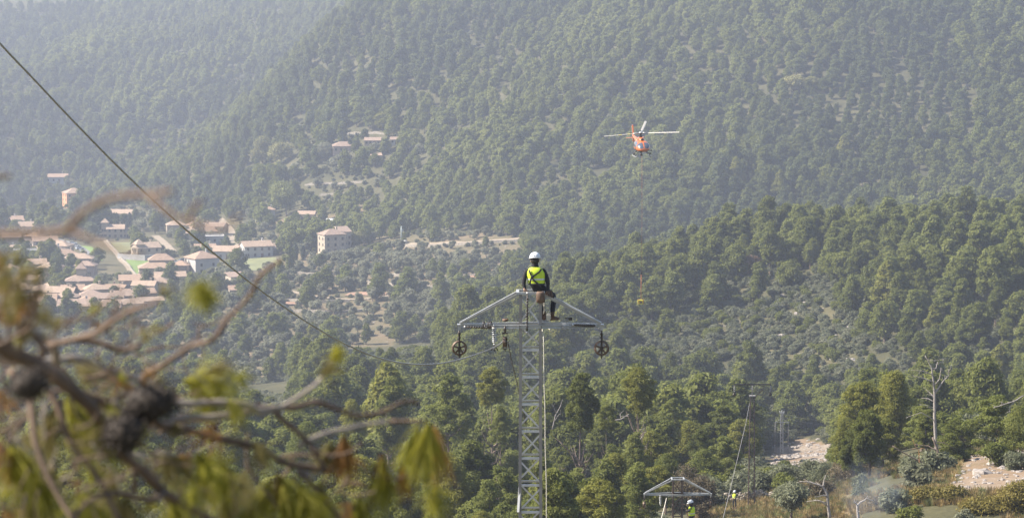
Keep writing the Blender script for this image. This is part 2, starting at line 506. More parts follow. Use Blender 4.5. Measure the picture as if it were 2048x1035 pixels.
# prototypes (mesh data): near pines with trunk and crown apart, farther ones as one mesh
PINE_NEAR = []; PINE_MID = []; PINE_FAR = []
for i in range(8):
    rs = RS(100 + i)
    Ht = rs.uniform(7.5, 10); W = rs.uniform(5.4, 7.4) if i % 4 else 4.2; zb = Ht * rs.uniform(.2, .36)
    op = i % 2 == 1
    lob = pine_lobes(rs, Ht, W, zb, 40 if op else 60, .56 if op else .7)
    mt = M_PINE_Y if i in (2, 5) else M_PINE_L if i in (1, 3, 6) else M_PINE
    PINE_NEAR.append((trunk_mb(rs, Ht, .19, lob, 22).mesh("trunk", M_BARK), leaf_mesh("crown", rs, lob, 13000 if op else 22000, .115, mt, flat=.62 if op else .75, elong=2.6), Ht, W, i in (2, 5)))
for i in range(9):
    rs = RS(200 + i)
    Ht = rs.uniform(7, 9.8); W = rs.uniform(5.2, 7.6); zb = Ht * rs.uniform(.14, .3)
    lob = pine_lobes(rs, Ht, W, zb, 40, .78)
    PINE_MID.append((whole_mesh("pine_tree", rs, lob, 7000, .27, M_PINE_Y if i == 4 else M_PINE_L if i in (2, 7) else M_PINE, Ht, .2, 8), Ht, W, i == 4))
for i in range(8):
    rs = RS(300 + i)
    Ht = rs.uniform(8, 11.5); W = rs.uniform(5.8, 8.6); zb = Ht * rs.uniform(.1, .25)
    lob = pine_lobes(rs, Ht, W, zb, 26, .92)
    PINE_FAR.append(whole_mesh("pine_tree", rs, lob, 2200, .50, M_PINE_L if i >= 5 else M_PINE if i >= 3 else M_PINE_SHADE, Ht, .22, 3))  # dark to light crowns: shading of the folds put into leaf colour

def round_lobes(rs, Ht, W, zb, n):
    out = []
    for i in range(n):
        d = rs.normal(size=3); d /= np.linalg.norm(d); q = rs.rand() ** .4
        r = W * rs.uniform(.13, .22)
        out.append((d[0] * q * (W / 2 - r * .7), d[1] * q * (W / 2 - r * .7), (zb + Ht) / 2 + d[2] * q * ((Ht - zb) / 2 - r * .5), r))
    return out
OLIVE = []; SHRUB = []; BROAD = []
for i in range(6):
    rs = RS(400 + i); Ht = rs.uniform(3.8, 5.2); W = rs.uniform(4.2, 5.6)
    OLIVE.append(whole_mesh("olive_tree", rs, round_lobes(rs, Ht, W, Ht * .22, 16), 1500, .38, M_OLIVE, Ht * .8, .24, 6))
for i in range(6):
    rs = RS(450 + i); Ht = rs.uniform(1.5, 2.4); W = rs.uniform(2.2, 3.4)
    v, f, t = foliage(rs, round_lobes(rs, Ht, W, -.2, 26) , 2200, .19, elong=2.0)
    SHRUB.append(np_mesh("bush", v, f, [M_SCRUB if i % 3 else M_OLIVE if i else M_PINE], t))
for i in range(3):
    rs = RS(480 + i); Ht = rs.uniform(12, 15); W = rs.uniform(12, 15)
    BROAD.append(whole_mesh("plane_tree", rs, round_lobes(rs, Ht, W, Ht * .12, 34), 5000, .6, M_BROAD, Ht * .8, .4, 8))
KEEP_OFF = []
def mass(name, label, A, protos, seed, zs=.15):
    """a wood nobody could count: ONE object whose points carry plants"""
    rs = RS(seed); n = len(A)
    me = bpy.data.meshes.new(name); me.vertices.add(n)
    me.vertices.foreach_set("co", A[:, :3].astype(np.float32).ravel())
    def att(nm, typ, val, fld="value"):
        a = me.attributes.new(nm, typ, 'POINT'); a.data.foreach_set(fld, val)
    att("spin", 'FLOAT', rs.uniform(0, 6.28, n).astype(np.float32))
    s = A[:, 5].astype(np.float32); z = s * rs.uniform(1 - zs, 1 + zs, n).astype(np.float32)
    att("size", 'FLOAT_VECTOR', np.stack([s, s * rs.uniform(.9, 1.1, n), z], 1).astype(np.float32).ravel(), "vector")
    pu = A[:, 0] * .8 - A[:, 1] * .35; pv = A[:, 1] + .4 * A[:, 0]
    pat = np.clip(.56 + 1.5 * fbm(pu / 85.0 + seed, pv / 330.0, 3) + rs.normal(size=n) * .2, 0, .999)  # diagonal bands of variants; on the far hill they paint shaded folds
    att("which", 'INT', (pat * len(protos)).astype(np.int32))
    o = link_mesh(name, me); tag(o, label, kind="stuff")
    g = bpy.data.node_groups.new(name, 'GeometryNodeTree')
    g.interface.new_socket("Geometry", in_out='INPUT', socket_type='NodeSocketGeometry')
    g.interface.new_socket("Geometry", in_out='OUTPUT', socket_type='NodeSocketGeometry')
    N, Lk = g.nodes, g.links
    gi, go = N.new("NodeGroupInput"), N.new("NodeGroupOutput")
    g2i = N.new("GeometryNodeGeometryToInstance")
    for p in reversed(protos):
        po = bpy.data.objects.new(p.name + "_pattern", p)
        oi = N.new("GeometryNodeObjectInfo"); oi.inputs["Object"].default_value = po
        Lk.new(oi.outputs["Geometry"], g2i.inputs[0])
    iop = N.new("GeometryNodeInstanceOnPoints")
    Lk.new(gi.outputs[0], iop.inputs["Points"]); Lk.new(g2i.outputs[0], iop.inputs["Instance"])
    iop.inputs["Pick Instance"].default_value = True
    def named(nm, typ):
        a = N.new("GeometryNodeInputNamedAttribute"); a.data_type = typ; a.inputs["Name"].default_value = nm; return a.outputs["Attribute"]
    Lk.new(named("which", 'INT'), iop.inputs["Instance Index"])
    cx = N.new("ShaderNodeCombineXYZ"); Lk.new(named("spin", 'FLOAT'), cx.inputs[2])
    er = N.new("FunctionNodeEulerToRotation"); Lk.new(cx.outputs[0], er.inputs[0]); Lk.new(er.outputs[0], iop.inputs["Rotation"])
    Lk.new(named("size", 'FLOAT_VECTOR'), iop.inputs["Scale"])
    Lk.new(iop.outputs[0], go.inputs[0])
    md = o.modifiers.new("plants", 'NODES'); md.node_group = g
    return o

def place_near_pine(i, X, Y, s, rz, label, group, z=None, Htot=None):
    tm, cm, Ht, W, yel = PINE_NEAR[i]
    e = empty("pine_tree", (X, Y, (H(X, Y) if z is None else z) - .1), rz)
    k = 1.0 if Htot is None else min(1.1, max(.8, Htot / (Ht * s)))
    e.scale = (s, s, s * k)
    t = link_mesh("trunk", tm, e); c = link_mesh("crown", cm, e)
    if Htot is not None:                     # a longer bare stem lifts the crown
        up = Htot / (s * k) - Ht
        c.location.z = up; t.scale.z = 1 + up / Ht
    return tag(e, label, "tree", group)

# ------------------------------------------------------------------ village, lanes, fields, terrace walls
def tile_mat(name, c):
    m, nt, b = new_mat(name)
    tc = nt.nodes.new("ShaderNodeTexCoord")
    n = nt.nodes.new("ShaderNodeTexNoise"); n.inputs["Scale"].default_value = 1.3; n.inputs["Detail"].default_value = 8
    nt.links.new(tc.outputs["Object"], n.inputs["Vector"])
    rp = ramp(nt, [(.25, tuple(x * .62 for x in c)), (.5, c), (.78, tuple(min(1, x * 1.3) for x in c))])
    nt.links.new(n.outputs["Fac"], rp.inputs[0]); nt.links.new(rp.outputs[0], b.inputs["Base Color"])
    wv = nt.nodes.new("ShaderNodeTexWave"); wv.inputs["Scale"].default_value = 2.2; wv.inputs["Distortion"].default_value = .6
    nt.links.new(tc.outputs["Object"], wv.inputs["Vector"])
    bp = nt.nodes.new("ShaderNodeBump"); bp.inputs["Strength"].default_value = .5
    nt.links.new(wv.outputs["Fac"], bp.inputs["Height"]); nt.links.new(bp.outputs[0], b.inputs["Normal"])
    b.inputs["Roughness"].default_value = .9
    return m
M_TILE = [tile_mat("terracotta_tiles", (.285, .19, .13)), tile_mat("old_roof_tiles", (.25, .175, .13)), tile_mat("pale_roof_tiles", (.31, .22, .155))]
M_WALL = {"white": plain("white_render", (.38, .36, .33), .9, var=.06, scale=.6), "beige": plain("beige_render", (.335, .27, .195), .9, var=.1, scale=.6),
          "pink": plain("pink_render", (.33, .25, .20), .9, var=.1, scale=.6), "stone": plain("stone_masonry", (.34, .28, .21), .95, var=.35, scale=1.6),
          "orange": plain("orange_render", (.46, .23, .11), .9, var=.1, scale=.6), "grey": plain("grey_render", (.36, .35, .34), .9, var=.1, scale=.6)}
M_PANE = plain("dark_window", (.035, .04, .05), .15, var=.2, scale=1)
M_SHUT = plain("green_brown_shutter", (.10, .085, .06), .7, var=.2, scale=2)
M_DOOR = plain("wooden_door", (.12, .07, .04), .7, var=.3, scale=2)
M_DRYSTONE = plain("dry_stone", (.25, .215, .17), .95, var=.4, scale=1.4, bump=.5)
M_LANE = plain("pale_dirt_lane", (.25, .195, .135), .95, var=.22, scale=.25)
M_LAWN = plain("bright_lawn", (.13, .19, .035), .9, var=.25, scale=.2)
M_FIELD = plain("dull_meadow", (.15, .155, .06), .95, var=.3, scale=.12)
M_PLASTIC = plain("white_plastic_sheet", (.66, .66, .64), .5, var=.05, scale=.5)

def roof_gable(mb, w, d, z, h, ov=.45, th=.18):
    """ridge along x"""
    for s in (-1, 1):
        y0, y1 = s * (d / 2 + ov), 0.0
        ze = z - ov * h / (d / 2)
        a = [(-w / 2 - ov, y0, ze), (w / 2 + ov, y0, ze), (w / 2 + ov, y1, z + h), (-w / 2 - ov, y1, z + h)]
        b = [(x, y, q + th) for x, y, q in a]
        f = [(0, 1, 2, 3), (7, 6, 5, 4), (0, 4, 5, 1), (1, 5, 6, 2), (3, 7, 4, 0)]
        mb.add(a + b, f if s > 0 else [q[::-1] for q in f])
def roof_hip(mb, w, d, z, h, ov=.45, th=.18):
    W, D = w / 2 + ov, d / 2 + ov; rx = max(0.15, w / 2 - d / 2)
    v = [(-W, -D, z), (W, -D, z), (W, D, z), (-W, D, z), (-W, -D, z + th), (W, -D, z + th), (W, D, z + th), (-W, D, z + th), (-rx, 0, z + th + h), (rx, 0, z + th + h)]
    mb.add(v, [(3, 2, 1, 0), (0, 1, 5, 4), (1, 2, 6, 5), (2, 3, 7, 6), (3, 0, 4, 7), (4, 5, 9, 8), (5, 6, 9), (6, 7, 8, 9), (7, 4, 8)])
def roof_shed(mb, w, d, z, h, ov=.4, th=.18):
    a = [(-w / 2 - ov, -d / 2 - ov, z), (w / 2 + ov, -d / 2 - ov, z), (w / 2 + ov, d / 2 + ov, z + h), (-w / 2 - ov, d / 2 + ov, z + h)]
    b = [(x, y, q + th) for x, y, q in a]
    mb.add(a + b, [(3, 2, 1, 0), (4, 5, 6, 7), (0, 1, 5, 4), (1, 2, 6, 5), (2, 3, 7, 6), (3, 0, 4, 7)])

def house(px, py, w, d, h, yaw, roof, wall, tile, label, group=None, win=(2, 1), chimney=True, door=True, extra=None, r=None, foot=2.0):
    g = ground_at(px, py, 1000) if r is None else Vector(at(px, py, r))
    yaw = R(yaw)
    e = empty("house", g, yaw); tag(e, label, "house", group)
    mw = M_WALL[wall]
    KEEP_OFF.append((g.x, g.y, max(w, d) * .48 + 2.2))
    rh = min(w, d) * .24; yaw += R(((px * 37 + py * 11) % 44) - 14)
    def block(cx, cy, w, d, h, roof, nm="wall", tl=tile, z0=-foot, wn=win, dr=door, ch=chimney):
        mb = MB(); mb.box((cx, cy, (h + z0) / 2), (w, d, h - z0))
        if roof == "gable":
            for s in (-1, 1): mb.add([(cx + s * w / 2 * .998, cy - d / 2, h), (cx + s * w / 2 * .998, cy + d / 2, h), (cx + s * w / 2 * .998, cy, h + rh)], [(0, 1, 2) if s > 0 else (2, 1, 0)])
        if roof == "flat":
            for s in (-1, 1):
                mb.box((cx, cy + s * (d / 2 - .12), h + .28), (w, .24, .55)); mb.box((cx + s * (w / 2 - .12), cy, h + .281), (.24, d - .48, .55))
        wl = mb.build(nm, mw, e)
        if roof != "flat":
            mb = MB(); {"gable": roof_gable, "hip": roof_hip, "shed": roof_shed}[roof](mb, w, d, h + .02, rh if roof != "hip" else rh * 1.1)
            ro = mb.build("roof", M_TILE[tl], e, (cx, cy, 0))
            if ch:
                mb = MB(); mb.box((w * .25, d * .12, h + rh + .35), (.7, .7, 1.5)); mb.box((w * .25, d * .12, h + rh + 1.15), (.95, .95, .14)); mb.build("chimney", mw, ro)
        nx, nz = wn
        for side in (-1, 1):
            for k in range(nx):
                for q in range(nz):
                    x = cx + (k + .5) / nx * w - w / 2; z = 1.5 + q * 2.8
                    if z + .8 > h: continue
                    if dr and q == 0 and k == nx // 2 and side == -1: continue
                    mb = MB(); mb.box((x, cy + side * (d / 2 + .02), z), (1.15, .10, 1.45)); f = mb.build("window", M_SHUT, e)
                    mb = MB(); mb.box((x, cy + side * (d / 2 + .05), z), (.85, .10, 1.2)); mb.build("pane", M_PANE, f)
        for side in (-1, 1):
            for k in range(max(1, nx - 1)):
                for q in range(nz):
                    y = cy + (k + .5) / max(1, nx - 1) * d - d / 2; z = 1.5 + q * 2.8
                    if z + .8 > h: continue
                    mb = MB(); mb.box((cx + side * (w / 2 + .02), y, z), (.10, 1.05, 1.4)); f = mb.build("window", M_SHUT, e)
                    mb = MB(); mb.box((cx + side * (w / 2 + .05), y, z), (.10, .8, 1.15)); mb.build("pane", M_PANE, f)
        if dr:
            k = nx // 2; x = cx + (k + .5) / nx * w - w / 2
            mb = MB(); mb.box((x, cy - d / 2 - .03, 1.05), (1.3, .12, 2.3)); dd = mb.build("door", M_DOOR, e)
    block(0, 0, w, d, h, roof)
    for x in extra or []: block(*x[:6], **(x[6] if len(x) > 6 else {}))
    return e

NOD = dict(dr=False, ch=False)
VG, VC = "houses of the village", "houses at the village edge"
house(16, 462, 16, 9, 6, 20, "gable", "white", 0, "white terraced house with tiled roof at the top end of the row", win=(4, 2))
house(50, 474, 14, 9, 6, 20, "gable", "white", 2, "white terraced house at the near end of the tiled row", win=(3, 2))
house(-12, 444, 16, 9, 6, 20, "gable", "pink", 0, "pinkish terraced house cut by the frame edge", win=(4, 2))
house(240, 445, 16, 8, 5.5, -8, "gable", "beige", 2, "long beige villa with tiled roof behind a line of cypresses", win=(5, 2))
house(232, 476, 9, 8, 5.2, 5, "gable", "beige", 2, "beige house with a square corner tower beside the meadow", win=(3, 2), extra=[(-5.6, 0, 3.6, 4, 8.2, "hip", NOD), (6.2, -1, 4, 5, 3, "shed", NOD)])
house(352, 468, 10, 8, 5, 12, "hip", "beige", 2, "pale square house with hipped roof left of the sagging cable".replace("left of", "just before"), win=(3, 2))
house(90, 502, 12, 8, 5.5, 14, "gable", "pink", 0, "pink two storey house above the parked cars", win=(3, 2))
house(118, 510, 12, 9, 4.8, -12, "hip", "beige", 2, "low beige house with wide hipped roof above the parked cars", win=(4, 1))
house(52, 530, 11, 8, 7, 10, "flat", "white", 0, "white flat-roofed block house rising over the brown twigs", win=(3, 2), door=False, chimney=False)
house(132, 530, 12, 9, 5, 24, "hip", "pink", 0, "salmon house with hipped roof beside the village orchard", win=(3, 1))
house(158, 540, 13, 8, 5.5, 4, "hip", "beige", 2, "two storey house with long window row above the dark grove", win=(6, 2))
house(102, 554, 10, 8, 4.5, -8, "hip", "beige", 2, "low house with pale hipped roof behind the olive-brown twigs", win=(3, 1))
house(72, 546, 9, 8, 4.5, 16, "gable", "pink", 0, "small rosy house squeezed behind the white block house", win=(2, 1))
house(292, 516, 12, 9, 5.5, 28, "gable", "beige", 2, "beige house above a grey retaining wall and meadow", win=(3, 2), extra=[(-4, -1, 4, 5, 7, "hip", NOD)])
house(312, 554, 15, 10, 4.4, 10, "hip", "beige", 0, "modern villa with deep eaves and glass front beside the lawn", win=(4, 1), chimney=False, extra=[(2.5, 3, 11, 7, 7.4, "hip", dict(dr=False, ch=False, wn=(4, 2)))])
house(362, 548, 8, 7, 4.2, -10, "hip", "pink", 0, "small pink house with pyramid roof by the white villa", win=(2, 1))
house(404, 546, 12, 11, 7, 34, "hip", "white", 0, "tall white villa with one dark square window on its lit side", win=(2, 2), door=False)
house(340, 566, 13, 7, 3.2, 14, "gable", "beige", 2, "long low tiled barn under the modern villa", win=(4, 1), chimney=False)
house(163, 581, 13, 9, 4.4, 6, "hip", "beige", 1, "church-like house crowned by a small square lantern tower", win=(3, 1), extra=[(0, 1, 4, 4, 9.2, "hip", NOD)])
house(190, 602, 9, 8, 5, 20, "hip", "beige", 2, "small house with hipped roof in front of the dark grove", win=(2, 1))
house(218, 600, 9, 8, 4.5, 10, "gable", "pink", 0, "red-walled little house with gabled roof by the lane", win=(2, 1))
house(122, 606, 12, 8, 4.8, -6, "gable", "beige", 2, "wide pale-roofed house before a lone dark cypress", win=(3, 1))
house(146, 600, 9, 8, 4.4, 12, "gable", "beige", 0, "low gabled house right after the lone dark cypress", win=(2, 1))
house(268, 578, 12, 8, 4.2, 8, "gable", "pink", 0, "long low house with reddish roof at the foot of the lane wall", win=(4, 1))
house(300, 574, 10, 7, 3.8, -4, "gable", "beige", 2, "little tiled house at the end of the lane wall", win=(2, 1), chimney=False)
house(205, 616, 16, 7, 4.4, 12, "gable", "stone", 1, "long stone range with a weathered roof", win=(5, 1))
house(250, 610, 11, 7, 4.2, 10, "gable", "stone", 1, "stone house with pale awning beside the long range", win=(3, 1))
house(155, 641, 14, 9, 6.2, 2, "gable", "grey", 1, "grey-walled two storey farmhouse with three small windows", win=(3, 2))
house(208, 638, 13, 8, 5, 2, "gable", "grey", 1, "grey farm wing with a wide dark opening", win=(4, 1))
house(276, 604, 13, 7, 3.8, 26, "gable", "pink", 0, "narrow pink house above the green bushes", win=(3, 1))
house(300, 616, 10, 5, 3.2, 24, "gable", "white", 2, "small white-walled shed sunk in the bushes", win=(2, 1), chimney=False)
house(80, 624, 13, 9, 5, 8, "gable", "beige", 0, "beige house half covered by the blurred brown twigs", win=(3, 1))
house(40, 600, 12, 9, 5, -10, "hip", "pink", 2, "house with pale roof mostly hidden by blurred twigs", win=(3, 1))
house(10, 560, 12, 9, 5, 6, "hip", "beige", 0, "beige house at the frame edge behind blurred twigs", win=(3, 1))
house(14, 520, 12, 9, 5, 12, "gable", "white", 2, "white house at the frame edge under the terraced row", win=(3, 1))
house(404, 456, 9, 8, 4.6, 8, "hip", "beige", 2, "square beige house at the top of the cluster by the cable", win=(2, 1))
house(405, 474, 12, 9, 5, 16, "hip", "beige", 0, "middle house of the cluster with stacked tiled roofs", win=(3, 1), extra=[(2, -6, 9, 5, 3.6, "hip", NOD)])
house(422, 496, 13, 10, 6, 10, "flat", "white", 0, "big flat-roofed white house below the stacked roofs", win=(4, 2), chimney=False)
house(410, 512, 10, 8, 4, 14, "gable", "white", 0, "low white house with red roof next to the cable", win=(3, 1))
house(452, 516, 13, 9, 3.8, -6, "gable", "white", 2, "low white bungalow with a solar heater on its tiled roof", win=(4, 1), chimney=False)
house(512, 514, 14, 9, 5.6, 22, "gable", "white", 2, "large white villa with terraces at the village edge", win=(4, 2), extra=[(-8.5, -2, 6, 6, 3.4, "flat", NOD), (7, 3, 6, 6, 3.8, "gable", NOD)])
house(472, 576, 7, 6, 5, 30, "shed", "stone", 1, "roofed stone ruin standing alone in the terraces", win=(1, 1), chimney=False, door=False)
house(535, 437, 8, 6, 4.8, 10, "hip", "white", 0, "small white house with pyramid roof against the trees", win=(2, 1), extra=[(-4.5, -2, 4, 4, 2.6, "flat", NOD)])
house(614, 440, 9, 6, 3.4, -6, "gable", "pink", 2, "low pinkish barn beside the white plastic tunnel", win=(2, 1), chimney=False)
house(664, 506, 11, 9, 9, 26, "hip", "stone", 1, "tall old stone manor half hidden by a yellow tree", win=(3, 3), extra=[(7, 3, 6, 6, 9.6, "shed", NOD)])
house(690, 304, 15, 9, 3.2, 14, "hip", "pink", 1, "long low estate house with a broad brownish roof", win=(5, 1))
house(746, 291, 9, 6, 2.8, -4, "gable", "pink", 1, "pink estate outbuilding on the upper terrace", win=(4, 1), chimney=False)
house(792, 288, 6, 5, 2.6, 2, "gable", "white", 1, "little white pool house with tiled roof on the estate", win=(3, 1), chimney=False)
house(752, 320, 6, 5, 2.4, 10, "shed", "beige", 2, "sunlit sand-coloured cottage at the foot of the estate", win=(2, 1), chimney=False)
house(148, 412, 12, 11, 8.5, 24, "hip", "orange", 0, "orange three storey house under construction among trees", win=(3, 3), chimney=False)
house(114, 364, 15, 8, 3.6, 4, "gable", "white", 0, "low white villa with red roof highest above the village", win=(4, 1))
house(480, 592, 9, 6, 3, 12, "gable", "stone", 0, "collapsed reddish farm hut on the terrace", win=(1, 1), chimney=False)

for k, (x, y) in enumerate([(236, 594), (182, 616), (290, 592), (112, 590), (228, 626), (134, 620), (100, 636), (322, 584), (258, 624), (176, 628), (60, 580), (84, 600)]):
    house(x, y, 7.5 + k % 3, 6.5 + k % 2, 3.6 + (k * 7 % 4) * .6, k * 31 % 50 - 20, ("gable", "hip")[k % 2], ("beige", "pink", "stone", "beige")[k % 4], k % 3, "small tiled house packed among the low rows at the foot of the village", "small houses at the foot of the village", win=(2, 1), chimney=k % 2 == 0)
for k, (x, y) in enumerate([(70, 488), (24, 492), (106, 522), (76, 516), (172, 552), (384, 486), (388, 466), (436, 470)]):
    house(x, y, 8 + k % 3, 7, 4.2 + (k % 3) * .7, k * 29 % 50 - 20, ("hip", "gable")[k % 2], ("pink", "beige", "white", "beige")[k % 4], k % 3, "small tiled house squeezed between the larger villas of the village", "small houses between the villas", win=(2, 1), chimney=k % 2 == 0)

def drape(name, pts_px, width, mat, label, cat=None, kind="structure", lift=.35, rmin=1000, step=4.0):
    """a strip laid on the ground along a line of photograph pixels"""
    g = [ground_at(x, y, rmin) for x, y in pts_px]; P = []
    for a, b in zip(g, g[1:]):
        n = max(2, int((b - a).length / step))
        P += [a.lerp(b, i / n) for i in range(n)]
    P.append(g[-1])
    vs = []; fs = []
    for i, p in enumerate(P):
        t = (P[min(i + 1, len(P) - 1)] - P[max(i - 1, 0)]); t.z = 0; t.normalize(); s = Vector((-t.y, t.x, 0)) * width / 2
        for k in (-1, -.33, .33, 1):
            q = p + s * k; vs.append((q.x, q.y, H(q.x, q.y) + lift))
        KEEP_OFF.append((p.x, p.y, width / 2 + 2.2))
    for i in range(len(P) - 1):
        for k in range(3): fs.append((4 * i + k, 4 * i + 4 + k, 4 * i + 5 + k, 4 * i + 1 + k))
    me = np_mesh(name, vs, fs, [mat], smooth=True)
    return tag(link_mesh(name, me), label, cat, None, kind)

def patch(name, poly_px, mat, label, lift=.3, rmin=1000, n=14, kind="structure"):
    """a four-cornered field laid on the ground"""
    g = [ground_at(x, y, rmin) for x, y in poly_px]; vs = []; fs = []
    for i in range(n + 1):
        for j in range(n + 1):
            u, v = i / n, j / n
            p = g[0].lerp(g[1], u).lerp(g[3].lerp(g[2], u), v); vs.append((p.x, p.y, H(p.x, p.y) + lift))
            if i % 3 == 1 and j % 3 == 1: KEEP_OFF.append((p.x, p.y, (g[0] - g[2]).length / n * 2.6))
    for i in range(n):
        for j in range(n): a = i * (n + 1) + j; fs.append((a, a + n + 1, a + n + 2, a + 1))
    return tag(link_mesh(name, np_mesh(name, vs, fs, [mat], smooth=True)), label, None, None, kind)

def stone_wall(pts_px, h, t, mat, label, cat="wall", rmin=1000, name="terrace_wall", rough=.25, step=2.5):
    g = [ground_at(x, y, rmin) for x, y in pts_px]; P = []
    for a, b in zip(g, g[1:]):
        n = max(2, int((b - a).length / step)); P += [a.lerp(b, i / n) for i in range(n)]
    P.append(g[-1]); mb = MB(); rings = []; rr = random.Random(len(pts_px) * 31 + int(pts_px[0][0]))
    for i, p in enumerate(P):
        tt = (P[min(i + 1, len(P) - 1)] - P[max(i - 1, 0)]); tt.z = 0; tt.normalize(); s = Vector((-tt.y, tt.x, 0)) * t / 2
        z = H(p.x, p.y); hh = h * (1 + rr.uniform(-rough, rough))
        q = Vector((p.x, p.y, z))
        rings.append([q - s - Vector((0, 0, .8)), q + s - Vector((0, 0, .8)), q + s * .8 + Vector((0, 0, hh)), q - s * .8 + Vector((0, 0, hh))])
        KEEP_OFF.append((p.x, p.y, 2.4))
    mb.loft(rings, smooth=False)
    return tag(mb.build(name, mat), label, cat)

drape("lane", [(210, 482), (236, 512), (262, 545), (280, 566)], 2.4, M_LANE, "narrow lane running down past the lawn")
stone_wall([(214, 484), (240, 514), (266, 546), (284, 566)], 1.3, .6, M_DRYSTONE, "long stone garden wall running down beside the lawn", name="garden_wall", rough=.03)
drape("driveway", [(436, 438), (452, 452), (463, 466), (466, 486), (480, 496)], 5, M_LANE, "wide pale driveway curving past the stacked roofs")
drape("lane", [(310, 472), (328, 486), (346, 504)], 4, M_LANE, "short pale lane between the pale square house and the beige house")
drape("street", [(0, 480), (60, 480), (110, 478), (160, 496), (184, 520)], 4.5, plain("grey_asphalt", (.16, .155, .15), .9), "village street with parked cars")
patch("lawn", [(252, 520), (318, 524), (330, 548), (262, 550)], M_LAWN, "bright green lawn beside the modern villa")
patch("lawn", [(152, 492), (184, 494), (206, 522), (180, 520)], M_LAWN, "green verge by the parked cars")
patch("meadow", [(222, 486), (312, 484), (336, 502), (236, 506)], M_FIELD, "dull green meadow behind the retaining wall")
patch("lawn", [(568, 438), (604, 438), (612, 458), (578, 460)], M_LAWN, "bright green plot under the small barn")
patch("meadow", [(470, 520), (552, 515), (560, 538), (468, 545)], M_FIELD, "green meadow under the white villa")
patch("lawn", [(240, 560), (264, 562), (276, 574), (250, 576)], M_LAWN, "small lawn at the foot of the garden wall")
stone_wall([(236, 517), (290, 521), (334, 518)], 2.6, .8, M_WALL["grey"], "grey retaining wall under the meadow", name="retaining_wall", rough=.02)
drape("dirt_track", [(806, 490), (860, 490), (930, 487), (1036, 480)], 5.5, M_LANE, "dirt track cut across the slope behind the seated worker")
stone_wall([(806, 494), (860, 494), (930, 491), (1036, 484)], 1.2, .8, M_DRYSTONE, "pale retaining wall under the dirt track", rough=.1)
drape("dirt_track", [(560, 580), (640, 596), (720, 600), (800, 590)], 3, M_LANE, "thin path across the olive terraces")
M_RED = plain("reddish_soil", (.26, .15, .095), .95, var=.25, scale=.3)
for pts, wd_, lab in (([(888, 556), (950, 555), (1013, 556)], 7, "strip of reddish ploughed soil behind the seated worker"), ([(693, 590), (735, 588), (772, 590)], 8, "reddish bare terrace in the middle of the groves"), ([(793, 550), (842, 550)], 5, "short reddish terrace below the dirt track"),
                      ([(700, 528), (740, 527)], 5, "small reddish bank under the manor garden"), ([(560, 606), (600, 609)], 6, "reddish plot at the end of the path")):
    drape("soil_strip", pts, wd_, M_RED, lab)
for pts, lab in (([(780, 552), (860, 556), (960, 552), (1040, 560)], "terrace wall below the dirt track behind the seated worker"),
                 ([(560, 548), (640, 552), (700, 548)], "terrace wall below the stone manor"),
                 ([(540, 598), (620, 606), (700, 604)], "terrace wall crossing the open slope"),
                 ([(700, 566), (790, 572), (880, 578)], "low terrace wall in the middle of the olive groves"),
                 ([(560, 622), (650, 628), (740, 622)], "lowest terrace wall above the olive grove"),
                 ([(610, 372), (680, 368), (730, 364)], "terrace wall under the estate"),
                 ([(640, 392), (700, 388), (745, 380)], "lower terrace wall of the estate gardens"),
                 ([(640, 274), (690, 270), (770, 270)], "topmost terrace wall of the estate")):
    stone_wall(pts, 1.1, .8, M_DRYSTONE, "dry stone " + lab)

# plastic tunnel, water tank, telegraph pole by the track
def tunnel():
    g = ground_at(646, 447, 1000); mb = MB(); rings = []
    for i in range(7):
        x = -6 + 2 * i; rings.append([(x, 3.2 * math.cos(R(a)), 3.0 * math.sin(R(a)) - .3) for a in range(0, 181, 15)])
    mb.loft(rings); e = empty("plastic_tunnel", g, R(8)); tag(e, "white plastic greenhouse tunnel beside the pinkish barn", "greenhouse")
    mb.build("cover", M_PLASTIC, e)
    for x in (-6.05, 6.05):
        mb = MB(); mb.tube([(x, 3.25 * math.cos(R(a)), 3.05 * math.sin(R(a)) - .3) for a in range(0, 181, 15)], .07, 5); mb.build("hoop", M_DRYSTONE, e)
    KEEP_OFF.append((g.x, g.y, 9))
tunnel()
def track_post():
    g = ground_at(803, 487, 1000); m = plain("weathered_steel", (.20, .23, .22), .6, .3)
    e = empty("utility_pole", g); tag(e, "grey-green steel utility pole at the end of the dirt track", "pole")
    mb = MB(); mb.tube([(0, 0, -1), (0, 0, 8.2)], [.42, .34], 8); mb.build("shaft", m, e)
    mb = MB(); mb.box((.5, 0, 6.3), (.9, .5, 1.1)); mb.build("switch_box", m, e)
    mb = MB(); mb.box((0, 0, 8.0), (1.6, .18, .18)); mb.build("crossarm", m, e)
    g = ground_at(811, 489, 1000); mb = MB(); mb.lathe((0, 0, -.4), [(0, 0), (.95, 0), (.95, 2.2), (.7, 2.5), (0, 2.55)], 14)
    tag(mb.build("water_tank", M_WALL["white"], None, g), "white water tank at the end of the dirt track", "tank")
track_post()

